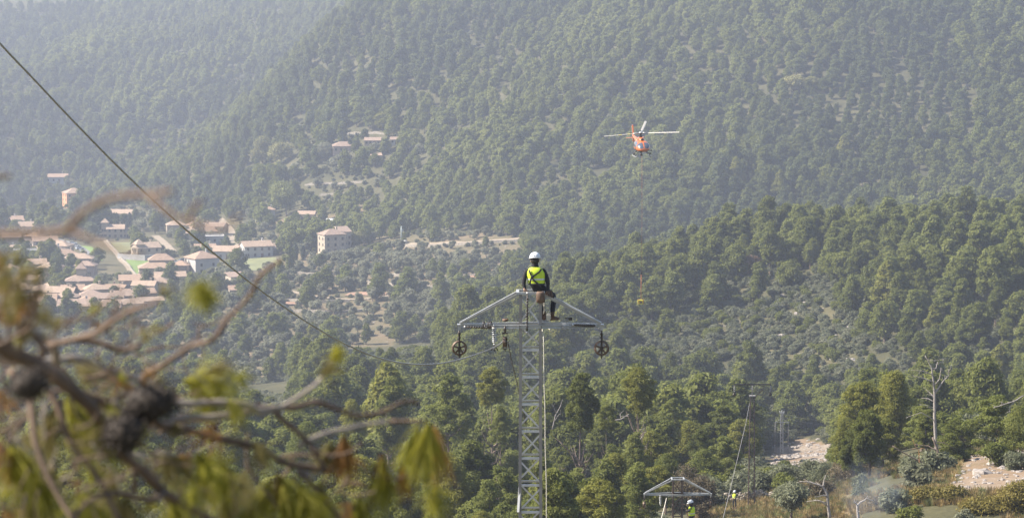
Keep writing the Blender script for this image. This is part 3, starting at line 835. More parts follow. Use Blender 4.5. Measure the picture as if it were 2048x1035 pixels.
# parked cars in the village street
M_GLASS = plain("car_glass", (.03, .035, .04), .1); M_TYRE = plain("tyre_rubber", (.02, .02, .02), .8)
def make_car(paint):
    e = empty("parked_car")
    side = [(-2.1, .35), (-2.15, .75), (-1.95, .95), (-1.1, 1.02), (1.1, 1.0), (1.9, .86), (2.1, .65), (2.1, .35)]
    mb = MB(); mb.loft([[(x, y, z) for x, z in side] for y in (-.85, .85)], smooth=False); mb.build("body", paint, e)
    mb = MB(); cab = [(-1.75, 1.0), (-1.2, 1.45), (.3, 1.47), (1.05, 1.0)]
    mb.loft([[(x, y * (1 if z < 1.1 else .82), z) for x, z in cab] for y in (-.78, .78)], smooth=False); mb.build("windows", M_GLASS, e)
    mb = MB(); mb.box((-.45, 0, 1.475), (1.45, 1.22, .03)); mb.build("roof", paint, e)
    for x in (-1.3, 1.3):
        for y in (-.86, .86): mb = MB(); mb.lathe((x, y - .1, .32), [(.0, 0), (.32, 0), (.32, .2), (0, .2)], 12, (0, 1, 0)); mb.build("wheel", M_TYRE, e)
    return e
for k, (x, y, rz, c, lab) in enumerate([(146, 489, 20, (.6, .6, .6), "white car parked above the others beside the green verge"), (152, 494, 24, (.62, .62, .6), "white car parked in the middle of the row by the green verge"),
                                     (160, 500, 28, (.5, .52, .55), "silver car parked lowest in the row by the green verge"), (120, 487, 10, (.02, .02, .025), "black car parked beside the low beige house"),
                                     (349, 526, 15, (.6, .6, .6), "white car parked behind the small pink house"), (366, 524, 30, (.08, .09, .1), "dark car parked behind the tall white villa"),
                                     (240, 394, 10, (.6, .6, .6), "white van-like car on the road above the cypress villa")]):
    o = make_car(plain(f"car_paint", c, .3, var=.03, coat=.5)); g = ground_at(x, y, 1000); o.location = g + Vector((0, 0, .35)); o.rotation_euler = (0, 0, R(rz)); tag(o, lab, "car", "cars parked in the village")
    KEEP_OFF.append((g.x, g.y, 5))

def cypress(px, py, h, wd, label, r=None, group=None):
    g = ground_at(px, py, 1000); rs = RS(int(px * 7 + py))
    lob = [(rs.normal() * .06 * wd, rs.normal() * .06 * wd, h * t, wd * .5 * (math.sin(math.pi * (t * .86 + .12)) ** .8)) for t in np.linspace(.06, .97, 14)]
    e = empty("cypress_tree", g); tag(e, label, "tree", group)
    mb = MB(); mb.tube([(0, 0, -.3), (0, 0, h * .7)], [.2, .05], 6); mb.build("trunk", M_BARK, e)
    v, f, t = foliage(rs, lob, 900, .5, flat=1.3); link_mesh("crown", np_mesh("crown", v, f, [M_CYPRESS], t), e)
    KEEP_OFF.append((g.x, g.y, 2.5))
cypress(592, 521, 8.5, 2.0, "taller of the two dark cypresses below the white villa"); cypress(606, 521, 7.2, 1.9, "shorter of the two dark cypresses below the white villa")
for i, x in enumerate((208, 214, 220, 226, 233, 241, 252, 260)): cypress(x, 453 + i * .3, 6.5 + (i * 37 % 5) * .5, 2.4, "dark cypress in the line before the long beige villa", group="cypresses before the long beige villa")
cypress(149, 606, 8, 3.2, "lone dark cypress beside the wide pale-roofed house")
cypress(686, 300, 8, 2.2, "cypress in front of the long low estate house"); cypress(700, 300, 7, 2.2, "short cypress beside the pink estate outbuilding")
cypress(1958, 424, 5.5, 1.1, "slim cypress on the spur crest, the shorter of two"); cypress(1976, 425, 7, 1.2, "slim cypress on the spur crest, the taller of two")

def broad_tree(px, py, i, s, mat, label, name="broadleaf_tree", r=None, sz=1.0):
    g = ground_at(px, py, 1000) if r is None else Vector((at(px, py, r).x, r, 0))
    if r is not None: g.z = H(g.x, g.y)
    me = BROAD[i].copy(); me.materials[0] = mat
    o = link_mesh(name, me, None, g - Vector((0, 0, .3))); o.scale = (s, s, s * sz); o.rotation_euler = (0, 0, px * .1); tag(o, label, "tree"); KEEP_OFF.append((g.x, g.y, 6.5 * s))
broad_tree(525, 330, 0, 1.05, M_BROAD, "big yellowish plane tree, first of the pair beside the estate", sz=1.1)
broad_tree(562, 330, 1, 1.1, M_BROAD, "big yellowish plane tree, nearer the estate of the pair", sz=1.1)
broad_tree(572, 432, 2, 1.15, M_PINE_L, "huge round olive-green tree behind the bright green plot", sz=1.2)
broad_tree(712, 494, 1, .62, M_BROAD, "yellow-green tree in front of the tall stone manor", sz=1.1)
broad_tree(652, 320, 2, .75, M_OLIVE, "pale crowned tree before the long estate house")
broad_tree(735, 322, 0, .7, M_PINE, "umbrella pine with a flat green crown below the estate", name="umbrella_pine", sz=.8)
broad_tree(1588, 185, 1, .95, M_BROAD, "pale yellowish broadleaf tree alone in the far pine forest", sz=.9)
broad_tree(1620, 182, 2, .7, M_BROAD, "smaller yellowish tree beside the pale one in the far forest", sz=.8)
broad_tree(765, 262, 0, .8, M_PINE_Y, "bright green rounded tree above the estate", sz=.9)
broad_tree(1503, 500, 2, .42, M_RUST, "rust-brown dead pine on the crest of the spur", name="dead_pine", r=745, sz=1.25)
# ------------------------------------------------------------------ lattice masts and their hardware
M_GALV = plain("galvanised_steel", (.40, .40, .395), .5, .45, var=.12, scale=5)
M_GALVD = plain("weathered_galvanised_steel", (.255, .235, .215), .7, .15, var=.25, scale=4)
M_BRACE = plain("bright_brace_steel", (.52, .505, .48), .55, .15, var=.1, scale=5)
M_RUSTY = plain("brown_weathered_steel", (.115, .085, .07), .75, .2, var=.3, scale=4)
M_DARKST = plain("dark_steel", (.055, .045, .038), .5, .5, var=.3, scale=14)
M_WHEEL = plain("worn_brown_wheel", (.13, .09, .065), .5, .4, var=.3, scale=14)
M_PORC = plain("glazed_insulator", (.42, .42, .42), .25, var=.1, scale=10)
M_DISC = plain("dark_insulator", (.06, .045, .04), .3, var=.2, scale=10)
M_ROPE = plain("pale_rope", (.52, .48, .40), .9, var=.12, scale=30)
M_CABLE = plain("steel_cable", (.30, .28, .25), .45, .4, var=.2, scale=40)
M_BROWN = plain("brown_leather", (.115, .07, .045), .75, var=.25, scale=12, bump=.2)

T1 = at(1061, 585, 55.0)            # top of the tall mast
def make_mast(top, ground_z, body_mat, label):
    """top: centre of the top frame; local axes: x across, y away, z up"""
    e = empty("lattice_mast", (top.x, top.y, ground_z)); tag(e, label, "mast")
    Ht = top.z - ground_z
    hw = lambda z: .236 + .0032 * (0 - z)         # half width at depth z below the top (z<=0)
    C = lambda sx, sy, z: Vector((sx * hw(z), sy * hw(z), Ht + z))
    for sx in (-1, 1):
        for sy in (-1, 1):
            # the corner of the angle outside, flanges inwards
            mb2 = MB(); w = .062
            p0, p1 = C(sx, sy, 0), C(sx, sy, -Ht - .4)
            a = [(0, 0), (-sx * w, 0), (-sx * w, -sy * .009), (-sx * .009, -sy * .009), (-sx * .009, -sy * w), (0, -sy * w)]
            vs = [p0 + Vector((u, v, 0)) for u, v in a] + [p1 + Vector((u, v, 0)) for u, v in a]
            fs = [(i, (i + 1) % 6, 6 + (i + 1) % 6, 6 + i) for i in range(6)] + [tuple(range(6)), tuple(range(6, 12))[::-1]]
            mb2.add(vs, fs); mb2.build("leg", body_mat, e)
    zs = [-.70, -1.19]
    while zs[-1] > -Ht + .5: zs.append(zs[-1] - .575)
    lv = [(-.03, zs[0])] + list(zip(zs, zs[1:]))
    for i, (za, zb) in enumerate(lv):
        for (s, ax) in ((-1, 0), (1, 0), (-1, 1), (1, 1)):
            # front/back faces carry alternating diagonals, the back one mirrored
            fl = 1 if (i % 2 == 0) == (s < 0) else -1
            q = lambda t, z: (Vector((t * (hw(z) - .03), s * (hw(z) - .016), Ht + z)) if ax == 0 else Vector((s * (hw(z) - .016), t * (hw(z) - .03), Ht + z)))
            mb = MB(); up = (0, s, 0) if ax == 0 else (s, 0, 0)
            mb.bar(q(-fl, za - .055), q(fl, zb + .055), .034, .010, up); mb.build("diagonal_brace", M_BRACE if body_mat is not M_RUSTY else body_mat, e)
            if i > 0:
                mb = MB(); z = za; n = Vector((0, s, 0)) if ax == 0 else Vector((s, 0, 0)); a, b = q(-1, z), q(1, z)
                mb.box((a + b) / 2 + n * .004, ((b - a).length, .012, .036) if ax == 0 else (.012, (b - a).length, .036))
                mb.box((a + b) / 2 - n * .016 + Vector((0, 0, .0225)), ((b - a).length, .036, .009) if ax == 0 else (.036, (b - a).length, .009))
                mb.build("horizontal_brace", M_BRACE if body_mat is not M_RUSTY else body_mat, e)
    # top frame
    mb = MB()
    for s in (-1, 1):
        mb.box((0, s * .245, Ht + .015), (.60, .06, .05)); mb.box((s * .27, 0, Ht + .018), (.06, .43, .05))
    mb.build("top_frame", M_GALV, e)
    # arms: level pair of channels meeting at each tip, and raking pairs from the top frame
    za = -.69
    for s in (-1, 1):
        for q in (-1, 1):
            tip = Vector((s * 1.47, q * .05, Ht + za)); root = Vector((s * .235, q * .262, Ht + za))
            mb = MB(); mb.prism(root, tip, [(-.02, -.035), (.02, -.035), (.02, -.028), (-.012, -.028), (-.012, .028), (.02, .028), (.02, .035), (-.02, .035)] if q * s < 0 else [(.02, -.035), (.02, .035), (-.02, .035), (-.02, .028), (.012, .028), (.012, -.028), (-.02, -.028), (-.02, -.035)])
            mb.build("crossarm_channel", M_GALV, e)
            mb = MB(); mb.angle(Vector((s * .29, q * .245, Ht + .0)), tip + Vector((s * .02, 0, .06)), .05, .008, fx=-q * s, fy=-1)
            mb.build("raking_strut", M_GALV, e)
        mb = MB(); mb.box((s * 1.49, 0, Ht + za + .02), (.11, .16, .012)); mb.box((s * 1.50, 0, Ht + za - .04), (.06, .07, .11)); mb.tube([(s * 1.5, 0, Ht + za - .09), (s * 1.5, 0, Ht + za - .14)], .016, 6)
        mb.build("arm_tip_plate", M_GALV, e)
    for q in (-1, 1):
        mb = MB(); mb.box((0, q * .262, Ht + za), (.43, .02, .07)); mb.box((0, q * .268, Ht + za + .036), (.47, .05, .008)); mb.build("crossarm_splice", M_GALV, e)
    mb = MB(); mb.box((0, 0, -.15), (1.1, 1.1, .5)); mb.build("footing", M_WALL["grey"], e)
    return e

make_mast(T1, H(T1.x, T1.y), M_GALVD, "tall galvanised lattice mast that carries the seated worker on its top")
KEEP_OFF.append((T1.x, T1.y, 6))
T2 = at(1355.5, 957, 117.0)
make_mast(T2, H(T2.x, T2.y), M_RUSTY, "shorter brown lattice mast with bright grey arms being climbed by a worker")
KEEP_OFF.append((T2.x, T2.y, 6))

def stringing_block(loc, face, label, wr=.16, edge=False):
    """a grooved running wheel in a forked hanger"""
    e = empty("stringing_block", loc, face); tag(e, label, "pulley", None)
    z = -.10 - wr - .10
    mb = MB(); prof = [(wr * .74, -.028), (wr, -.03), (wr * .93, -.008), (wr * .93, .008), (wr, .03), (wr * .74, .028), (wr * .74, -.028)]
    n = 28; vs = []
    for r, h in prof:
        for k in range(n): t = 2 * math.pi * k / n; vs.append((r * math.cos(t), h, z + r * math.sin(t)))
    mb.add(vs, [(i * n + k, i * n + (k + 1) % n, (i + 1) * n + (k + 1) % n, (i + 1) * n + k) for i in range(6) for k in range(n)], True)
    wh = mb.build("wheel_rim", M_WHEEL, e)
    for k in range(5):
        t = 2 * math.pi * k / 5 + .3
        mb = MB(); mb.bar((.02 * math.cos(t), 0, z + .02 * math.sin(t)), (wr * .78 * math.cos(t), 0, z + wr * .78 * math.sin(t)), .04, .022, (0, 1, 0)); mb.build("spoke", M_WHEEL, e)
    mb = MB(); mb.lathe((0, -.045, z), [(0, 0), (.034, 0), (.034, .09), (0, .09)], 14, (0, 1, 0)); mb.build("hub", M_DARKST, e)
    mb = MB()
    for s in (-1, 1): mb.bar((0, s * .043, z + wr + .06), (0, s * .043, z - wr - .035), .03, .009, (0, 1, 0))
    mb.box((0, 0, z + wr + .065), (.045, .11, .03)); mb.tube([(0, -.05, z - wr - .025), (0, .05, z - wr - .025)], .012, 6)
    mb.tube([(0, 0, z - wr - .03), (0, 0, z - wr - .07)], .012, 6)
    mb.build("fork", M_DARKST, e)
    mb = MB(); mb.tube([(0, 0, .01), (0, 0, z + wr + .07)], .019, 8); mb.box((0, 0, -.06), (.05, .06, .045)); mb.build("hanger", M_DARKST, e)
    return e
tz = T1.z - .69 - .12
stringing_block((T1.x - 1.5, T1.y, tz), R(12), "brown spoked cable wheel hanging from the cable-side tip of the tall mast")
stringing_block((T1.x + 1.5, T1.y, tz), R(-10), "brown spoked cable wheel hanging from the arm tip beyond the worker's boots")
P3 = at(1010, 653, 55.0 - .24)
stringing_block(P3, R(82), "cable wheel seen edge-on that holds the sagging cable under the arm", wr=.12)
t2z = T2.z - .69 - .12
stringing_block((T2.x - 1.5, T2.y, t2z), R(70), "dark cable wheel under the arm tip of the shorter mast, away from its climber")
stringing_block((T2.x + 1.5, T2.y, t2z), R(70), "dark cable wheel under the arm tip of the shorter mast, nearer the climber")

def insulator(p0, p1, n, label, rd=.042, disc=M_PORC, fork=False, core=.014):
    p0, p1 = Vector(p0), Vector(p1); a = (p1 - p0).normalized(); L = (p1 - p0).length
    e = empty("insulator_string", p0); tag(e, label, "insulator")
    mb = MB(); mb.tube([(0, 0, 0), a * L], core, 8); mb.build("rod", M_DARKST, e)
    for k in range(n):
        c = a * (L * (.14 + .72 * k / max(1, n - 1)))
        mb = MB(); mb.lathe(c - a * .012, [(core, 0), (rd, .004), (rd * .95, .014), (core, .022)], 14, a); mb.build("disc", disc, e)
    mb = MB(); mb.ball((0, 0, 0), .028, 8, 6); mb.ball(a * L, .026, 8, 6); mb.build("end_fitting", M_GALV, e)
    if fork:
        mb = MB(); q = a * L
        mb.tube([q, q + Vector((0, 0, -.06))], .014, 6)
        for dx, dy in ((-.07, 0), (.07, 0), (0, -.06), (0, .06)): mb.tube([q + Vector((0, 0, -.05)), q + Vector((dx * .6, dy * .6, -.08)), q + Vector((dx, dy, -.13))], .012, 6)
        mb.build("clamp", M_DARKST, e)
    return e
lp = lambda px, py, dy=0: at(px, py, 55.0 + dy)
insulator(lp(930, 653, -.1), lp(986, 656, -.2), 9, "dark insulator string lying under the cable-side arm", .034, M_DISC)
insulator(lp(1146, 649, -.2), lp(1192, 651, -.1), 9, "dark insulator string lying under the arm beyond the worker's boots", .034, M_DISC)
insulator(lp(988, 651, -.24), lp(989, 688, -.24), 8, "pale-disced insulator string hanging from the arm by the edge-on wheel", .05, M_PORC, True)
insulator(lp(1055, 586, -.27), lp(1054, 664, -.27), 11, "long insulator string hanging from the mast top in front of the lattice", .036, M_DISC)
insulator((T2.x - .80, T2.y - .2, T2.z - .72), (T2.x - .78, T2.y - .2, T2.z - 1.16), 8, "pale-disced insulator string hanging from the shorter mast", .05, M_PORC)

# tape wraps, gloves, shackles that lie on the arms
mb = MB(); c = lp(1010, 640, .05)
mb.ball(c, (.055, .05, .035), 10, 6); mb.ball(c + Vector((.035, .01, .01)), (.04, .035, .028), 10, 6); mb.ball(c + Vector((-.03, .02, .012)), (.03, .03, .022), 10, 6)
tag(mb.build("glove_bundle", M_BROWN), "orange-brown leather gloves lying on the mast arm", "gloves")
mb = MB()
for px in (968, 978, 982): mb.tube([lp(px + 4 * math.cos(t) * .5, 649 + 6 * math.sin(t), -.28 + .05 * math.cos(t)) for t in np.linspace(0, 6.28, 14)], .012, 5)
tag(mb.build("sling_loop", M_DISC), "black sling wrapped round the cable-side arm", "sling")
mb = MB(); c = lp(1134, 653, -.22)
for i in range(9): mb.tube([c + Vector((.09 * math.cos(i * 1.3) - .02, .03 * math.sin(i), .035 * math.sin(i * 2.1))), c + Vector((.10 * math.cos(i * 1.3 + 1.9), -.03 * math.sin(i), .04 * math.cos(i * 1.7)))], .011, 5)
tag(mb.build("shackle_cluster", M_GALV), "bunch of bright shackles hanging on the arm beyond the boots", "shackles")
mb = MB(); c = lp(1141, 637, .1); mb.box(c, (.07, .05, .06)); mb.tube([c, c + Vector((-.12, 0, .02))], .014, 6)
tag(mb.build("arm_clamp", M_DARKST), "dark clamp bolted on top of the arm beyond the boots", "clamp")
mb = MB(); mb.bar(lp(1040, 970, -.2), lp(1036.5, 1023, -.3), .05, .03)
tag(mb.build("earthing_rod", M_PORC), "pale rod strapped upright to the lower leg of the tall mast", "rod")
mb = MB(); c = lp(1097, 632, .2)
mb.loft([[c + Vector((x * w_, y * w_ * .7, z)) for x, y in ((-1, -1), (1, -1), (1, 1), (-1, 1))] for z, w_ in ((-.09, .03), (-.05, .045), (.02, .047), (.07, .036))], smooth=False)
mb.tube([c + Vector((-.04, 0, .06)), c + Vector((-.02, 0, .14)), c + Vector((.02, 0, .15)), c + Vector((.045, 0, .06))], .008, 5)
tag(mb.build("tool_bag", M_ROPE), "small white tool bag hanging by the seated worker's boots", "bag")

# ropes and the pulling cable
def rope(name, pts, rad, mat, label, cat="rope", n=6):
    mb = MB(); mb.tube(pts, rad, n); return tag(mb.build(name, mat), label, cat)
rope("hanging_rope", [lp(1083 + .0 * i, 652) if i == 0 else lp(1086 + 10.0 * (i / 24) ** .9 + .5 * math.sin(i), 652 + i * 22, -.33) for i in range(25)], .009, M_ROPE, "pale rope hanging down beside the tall mast")
mb = MB(); mb.tube([lp(1093, 652, .1), lp(1099, 658, -.1), lp(1104, 664, -.2), lp(1102, 660, -.3)], .007, 5); tag(mb.build("rope_tail", M_ROPE), "short rope tail looped under the worker's boots", "rope")
def cable():
    A = P3 + Vector((0, 0, -.34)); B0 = at(0, 88, 37.0)
    pix = [(-170, -140), (-80, -4), (0, 88), (60, 150), (150, 246), (240, 338), (340, 432), (420, 500), (500, 565), (560, 608), (620, 648), (680, 683), (740, 710), (790, 724), (830, 729), (880, 728), (930, 716), (970, 702), (996, 690), (1005, 683)]
    d = Vector((B0.x - A.x, B0.y - A.y)); pts = []
    for x, y in pix:
        k = (x - CX) / F / cp       # plan line from A to B0 met by the vertical plane through this column
        rr = ray(x, y); k = rr[0] / rr[1]
        t = (k * A.y - A.x) / (d.x - k * d.y)
        Y = A.y + d.y * t; pts.append(at(x, y, Y))
    # smooth the hand-read heights
    out = [pts[0]]
    for i in range(1, len(pts) - 1): out.append((pts[i - 1] * .15 + pts[i] * .7 + pts[i + 1] * .15) if i < len(pts) - 3 else pts[i])
    out.append(pts[-1]); fine = []
    for i in range(len(out) - 1):
        p0, p1, p2, p3 = out[max(i - 1, 0)], out[i], out[i + 1], out[min(i + 2, len(out) - 1)]
        for k in range(6):
            t = k / 6; fine.append(.5 * ((2 * p1) + (p2 - p0) * t + (2 * p0 - 5 * p1 + 4 * p2 - p3) * t * t + (3 * p1 - p0 - 3 * p2 + p3) * t ** 3))
    fine.append(out[-1])
    rope("pulling_cable", fine, .0155, M_CABLE, "long sagging steel cable running from the mast up past the near branches", "cable", 8)
    b = [lp(1016, 683, 0), lp(1019, 700, .8), lp(1024, 725, 2), lp(1030, 748, 3.4), lp(1036, 775, 5), lp(1048, 830, 9), lp(1062, 900, 16), lp(1080, 1000, 25)]
    rope("thin_cord", b, .010, M_DARKST, "thin dark cord running down behind the mast from the edge-on wheel")
cable()
q = [at(1333, 995, 116.7), at(1330, 1008, 116.2), at(1327, 1020, 115.6), at(1323, 1035, 115), at(1315, 1070, 113)]
rope("hand_line", q, .018, M_ROPE, "pale line dropping from the arm of the shorter mast")
q = [at(1499, 806, 240) * 1, at(1492, 845, 226), at(1480, 895, 208), at(1467, 950, 190), at(1455, 1000, 174), at(1446, 1036, 163), at(1436, 1085, 150)]
rope("pull_rope", q, .017, M_GALVD, "pale rope slanting down from the T-topped mast to the clearing")

# T-topped mast beyond the clearing
def t_mast():
    top = at(1505, 768, 240.0); gz = H(top.x, top.y); Ht = top.z - gz
    e = empty("t_topped_mast", (top.x, top.y, gz)); tag(e, "dark T-topped lattice mast behind the dry stone wall", "mast")
    for sx in (-1, 1):
        for sy in (-1, 1):
            mb = MB(); mb.bar((sx * .3, sy * .3, -.3), (sx * .17, sy * .17, Ht - 1.1), .07, .07); mb.build("leg", M_RUSTY, e)
    n = 14
    for i in range(n):
        za, zb = i / n * (Ht - 1.1), (i + 1) / n * (Ht - 1.1); w0, w1 = .3 - .13 * i / n, .3 - .13 * (i + 1) / n; f = 1 if i % 2 else -1
        for s in (-1, 1):
            mb = MB(); mb.bar((-f * w0 * s, s * w0, za), (f * w1 * s, s * w1, zb), .035, .035); mb.build("diagonal_brace", M_RUSTY, e)
            mb = MB(); mb.bar((s * w0, -f * w0 * s, za), (s * w1, f * w1 * s, zb), .035, .035); mb.build("diagonal_brace", M_RUSTY, e)
    mb = MB(); mb.box((0, 0, Ht - 1.07), (.55, .5, .10)); mb.build("head_plate", M_GALVD, e)
    mb = MB(); mb.tube([(-.02, 0, Ht - 1.05), (-.02, 0, Ht - .05)], .045, 6); mb.build("post", M_GALVD, e)
    mb = MB(); mb.tube([(.1, 0, Ht - 1.3), (.95, 0, Ht - .5), (1.05, 0, Ht - .1)], .045, 6); mb.build("stay", M_RUSTY, e)
    mb = MB(); mb.box((0, 0, Ht), (3.4, .11, .11)); mb.build("crossarm", M_DARKST, e)
    for x in (-1.66, 1.66):
        ins = insulator((top.x + x, top.y, top.z - .06), (top.x + x, top.y, top.z - .75), 6, f"pale insulator hanging from the {'cable-side' if x < 0 else 'far'} end of the T-shaped arm", .07, M_PORC, core=.03)
        mb = MB(); mb.lathe((top.x + x, top.y - .06, top.z - .95), [(0, 0), (.15, 0), (.13, .06), (.15, .12), (0, .12)], 12, (0, 1, 0)); mb.box((top.x + x, top.y, top.z - .84), (.06, .16, .2))
        tag(mb.build("small_pulley", M_DARKST), f"little dark pulley under the {'cable-side' if x < 0 else 'far'} end of the T-shaped arm", "pulley")
    KEEP_OFF.append((top.x, top.y, 3.5))
t_mast()

# small old pylon on the pale rocks, with its wires
def old_pylon():
    top = at(1564, 822, 560.0); gz = ground_at(1564, 908, 350).z; g = Vector((top.x, top.y, H(top.x, top.y))); Ht = top.z - g.z
    e = empty("old_pylon", g); tag(e, "small grey pylon standing on pale rocks with two guard poles", "pylon")
    for sx in (-1, 1):
        for sy in (-1, 1):
            mb = MB(); mb.bar((sx * .32, sy * .32, -.3), (sx * .2, sy * .2, Ht - .3), .12, .12); mb.build("leg", M_GALV, e)
    n = 11
    for i in range(n):
        za, zb = i / n * (Ht - .3), (i + 1) / n * (Ht - .3); w0, w1 = .32 - .12 * i / n, .32 - .12 * (i + 1) / n; f = 1 if i % 2 else -1
        for s in (-1, 1): mb = MB(); mb.bar((-f * w0 * s, s * w0, za), (f * w1 * s, s * w1, zb), .07, .07); mb.build("diagonal_brace", M_GALV, e)
    mb = MB(); mb.box((0, 0, Ht - .3), (1.0, .5, .12)); mb.tube([(0, 0, Ht - .3), (0, 0, Ht + .25)], .06, 6); mb.build("head", M_GALV, e)
    for x in (-.45, .45): mb = MB(); mb.lathe((x, 0, Ht - .24), [(.03, 0), (.11, .1), (.05, .2), (.11, .3), (0, .38)], 8); mb.build("insulator_cap", M_PORC, e)
    for s in (-1, 1):
        mb = MB(); mb.bar((0, 0, Ht - 2.35), (s * 1.5, 0, Ht - 2.35), .10, .10); mb.build("crossarm", M_GALV, e)
        mb = MB(); mb.bar((s * .2, 0, Ht - 1.6), (s * 1.45, 0, Ht - 2.3), .07, .07); mb.build("arm_strut", M_GALV, e)
        mb = MB(); mb.tube([(s * 1.42, 0, Ht - 2.35), (s * 1.44, .2, 1.8)], .05, 5); mb.build("down_lead", M_GALVD, e)
        mb = MB(); mb.tube([(s * 1.44, .2, -.3), (s * 1.44, .2, 2.0)], .09, 6); mb.build("guard_pole", M_GALVD, e)
    KEEP_OFF.append((g.x, g.y, 4))
    for k, (px0, py0, px1, py1) in enumerate([(1390, 838, 1564, 832), (1390, 848, 1557, 836), (1564, 826, 1720, 836), (1570, 834, 1720, 845)]):
        a, b = at(px0, py0, 540), at(px1, py1, 560)
        if px1 > 1700: a, b = at(px0, py0, 560), at(px1, py1, 585)
        pts = [a.lerp(b, t) - Vector((0, 0, 1.0 * 4 * t * (1 - t))) for t in np.linspace(0, 1, 12)]
        rope("overhead_wire", pts, .022, M_CABLE, ["upper wire leaving the small grey pylon towards the T-topped mast", "lower wire leaving the small grey pylon towards the T-topped mast", "upper wire leaving the small grey pylon towards the bare snag", "lower wire leaving the small grey pylon towards the bare snag"][k], "wire", 5)
old_pylon()
# ------------------------------------------------------------------ people
M_SKIN = plain("skin", (.36, .22, .15), .55, var=.08, scale=30)
M_BLACK = plain("black_cloth", (.014, .014, .018), .9, var=.3, scale=20, bump=.2)
M_NAVY = plain("dark_navy_trousers", (.016, .017, .025), .9, var=.3, scale=14, bump=.2)
M_VEST = plain("fluorescent_yellow_vest", (.50, .62, .03), .7, var=.1, scale=14)
M_SILVER = plain("silver_reflective_tape", (.52, .52, .52), .35, .2, var=.05, scale=20)
M_HELMET = plain("white_helmet", (.66, .66, .66), .35, var=.04, scale=6, coat=.3)
M_BOOT = plain("brown_boot", (.095, .05, .03), .7, var=.25, scale=20)
M_STRAP = plain("dark_harness_webbing", (.03, .03, .035), .8, var=.3, scale=30)
M_HAIR = plain("dark_hair", (.02, .015, .012), .7, var=.3, scale=30)

def skin_body(name, joints, bones, mats, face_mat, parent, sub=1):
    """one continuous body: joints {name: (pos, radius)}, bones [(a, b)], grown with the Skin modifier, then made a plain mesh"""
    names = list(joints); idx = {n: i for i, n in enumerate(names)}
    me = bpy.data.meshes.new(name); me.from_pydata([tuple(joints[n][0]) for n in names], [(idx[a], idx[b]) for a, b in bones], [])
    o = bpy.data.objects.new(name, me); col.objects.link(o)
    sk = o.modifiers.new("skin", 'SKIN'); sk.use_smooth_shade = True; sk.branch_smoothing = .5
    for i, n in enumerate(names):
        r = joints[n][1]; r = r if hasattr(r, '__len__') else (r, r)
        me.skin_vertices[0].data[i].radius = r; me.skin_vertices[0].data[i].use_root = (i == 0)
    ss = o.modifiers.new("smooth", 'SUBSURF'); ss.levels = sub; ss.render_levels = sub
    dg = bpy.context.evaluated_depsgraph_get(); dg.update()
    nm = bpy.data.meshes.new_from_object(o.evaluated_get(dg)); nm.name = name
    bpy.data.objects.remove(o); bpy.data.meshes.remove(me)
    nm.materials.clear()
    for m in mats: nm.materials.append(m)
    segs = [(Vector(joints[a][0]), Vector(joints[b][0]), face_mat(a, b)) for a, b in bones]
    for p in nm.polygons:
        c = p.center; best = 1e9
        for a, b, k in segs:
            ab = b - a; t = max(0, min(1, (c - a).dot(ab) / max(ab.length_squared, 1e-9))); dd = (a + ab * t - c).length
            if dd < best: best = dd; p.material_index = k
        p.use_smooth = True
    return link_mesh(name, nm, parent)

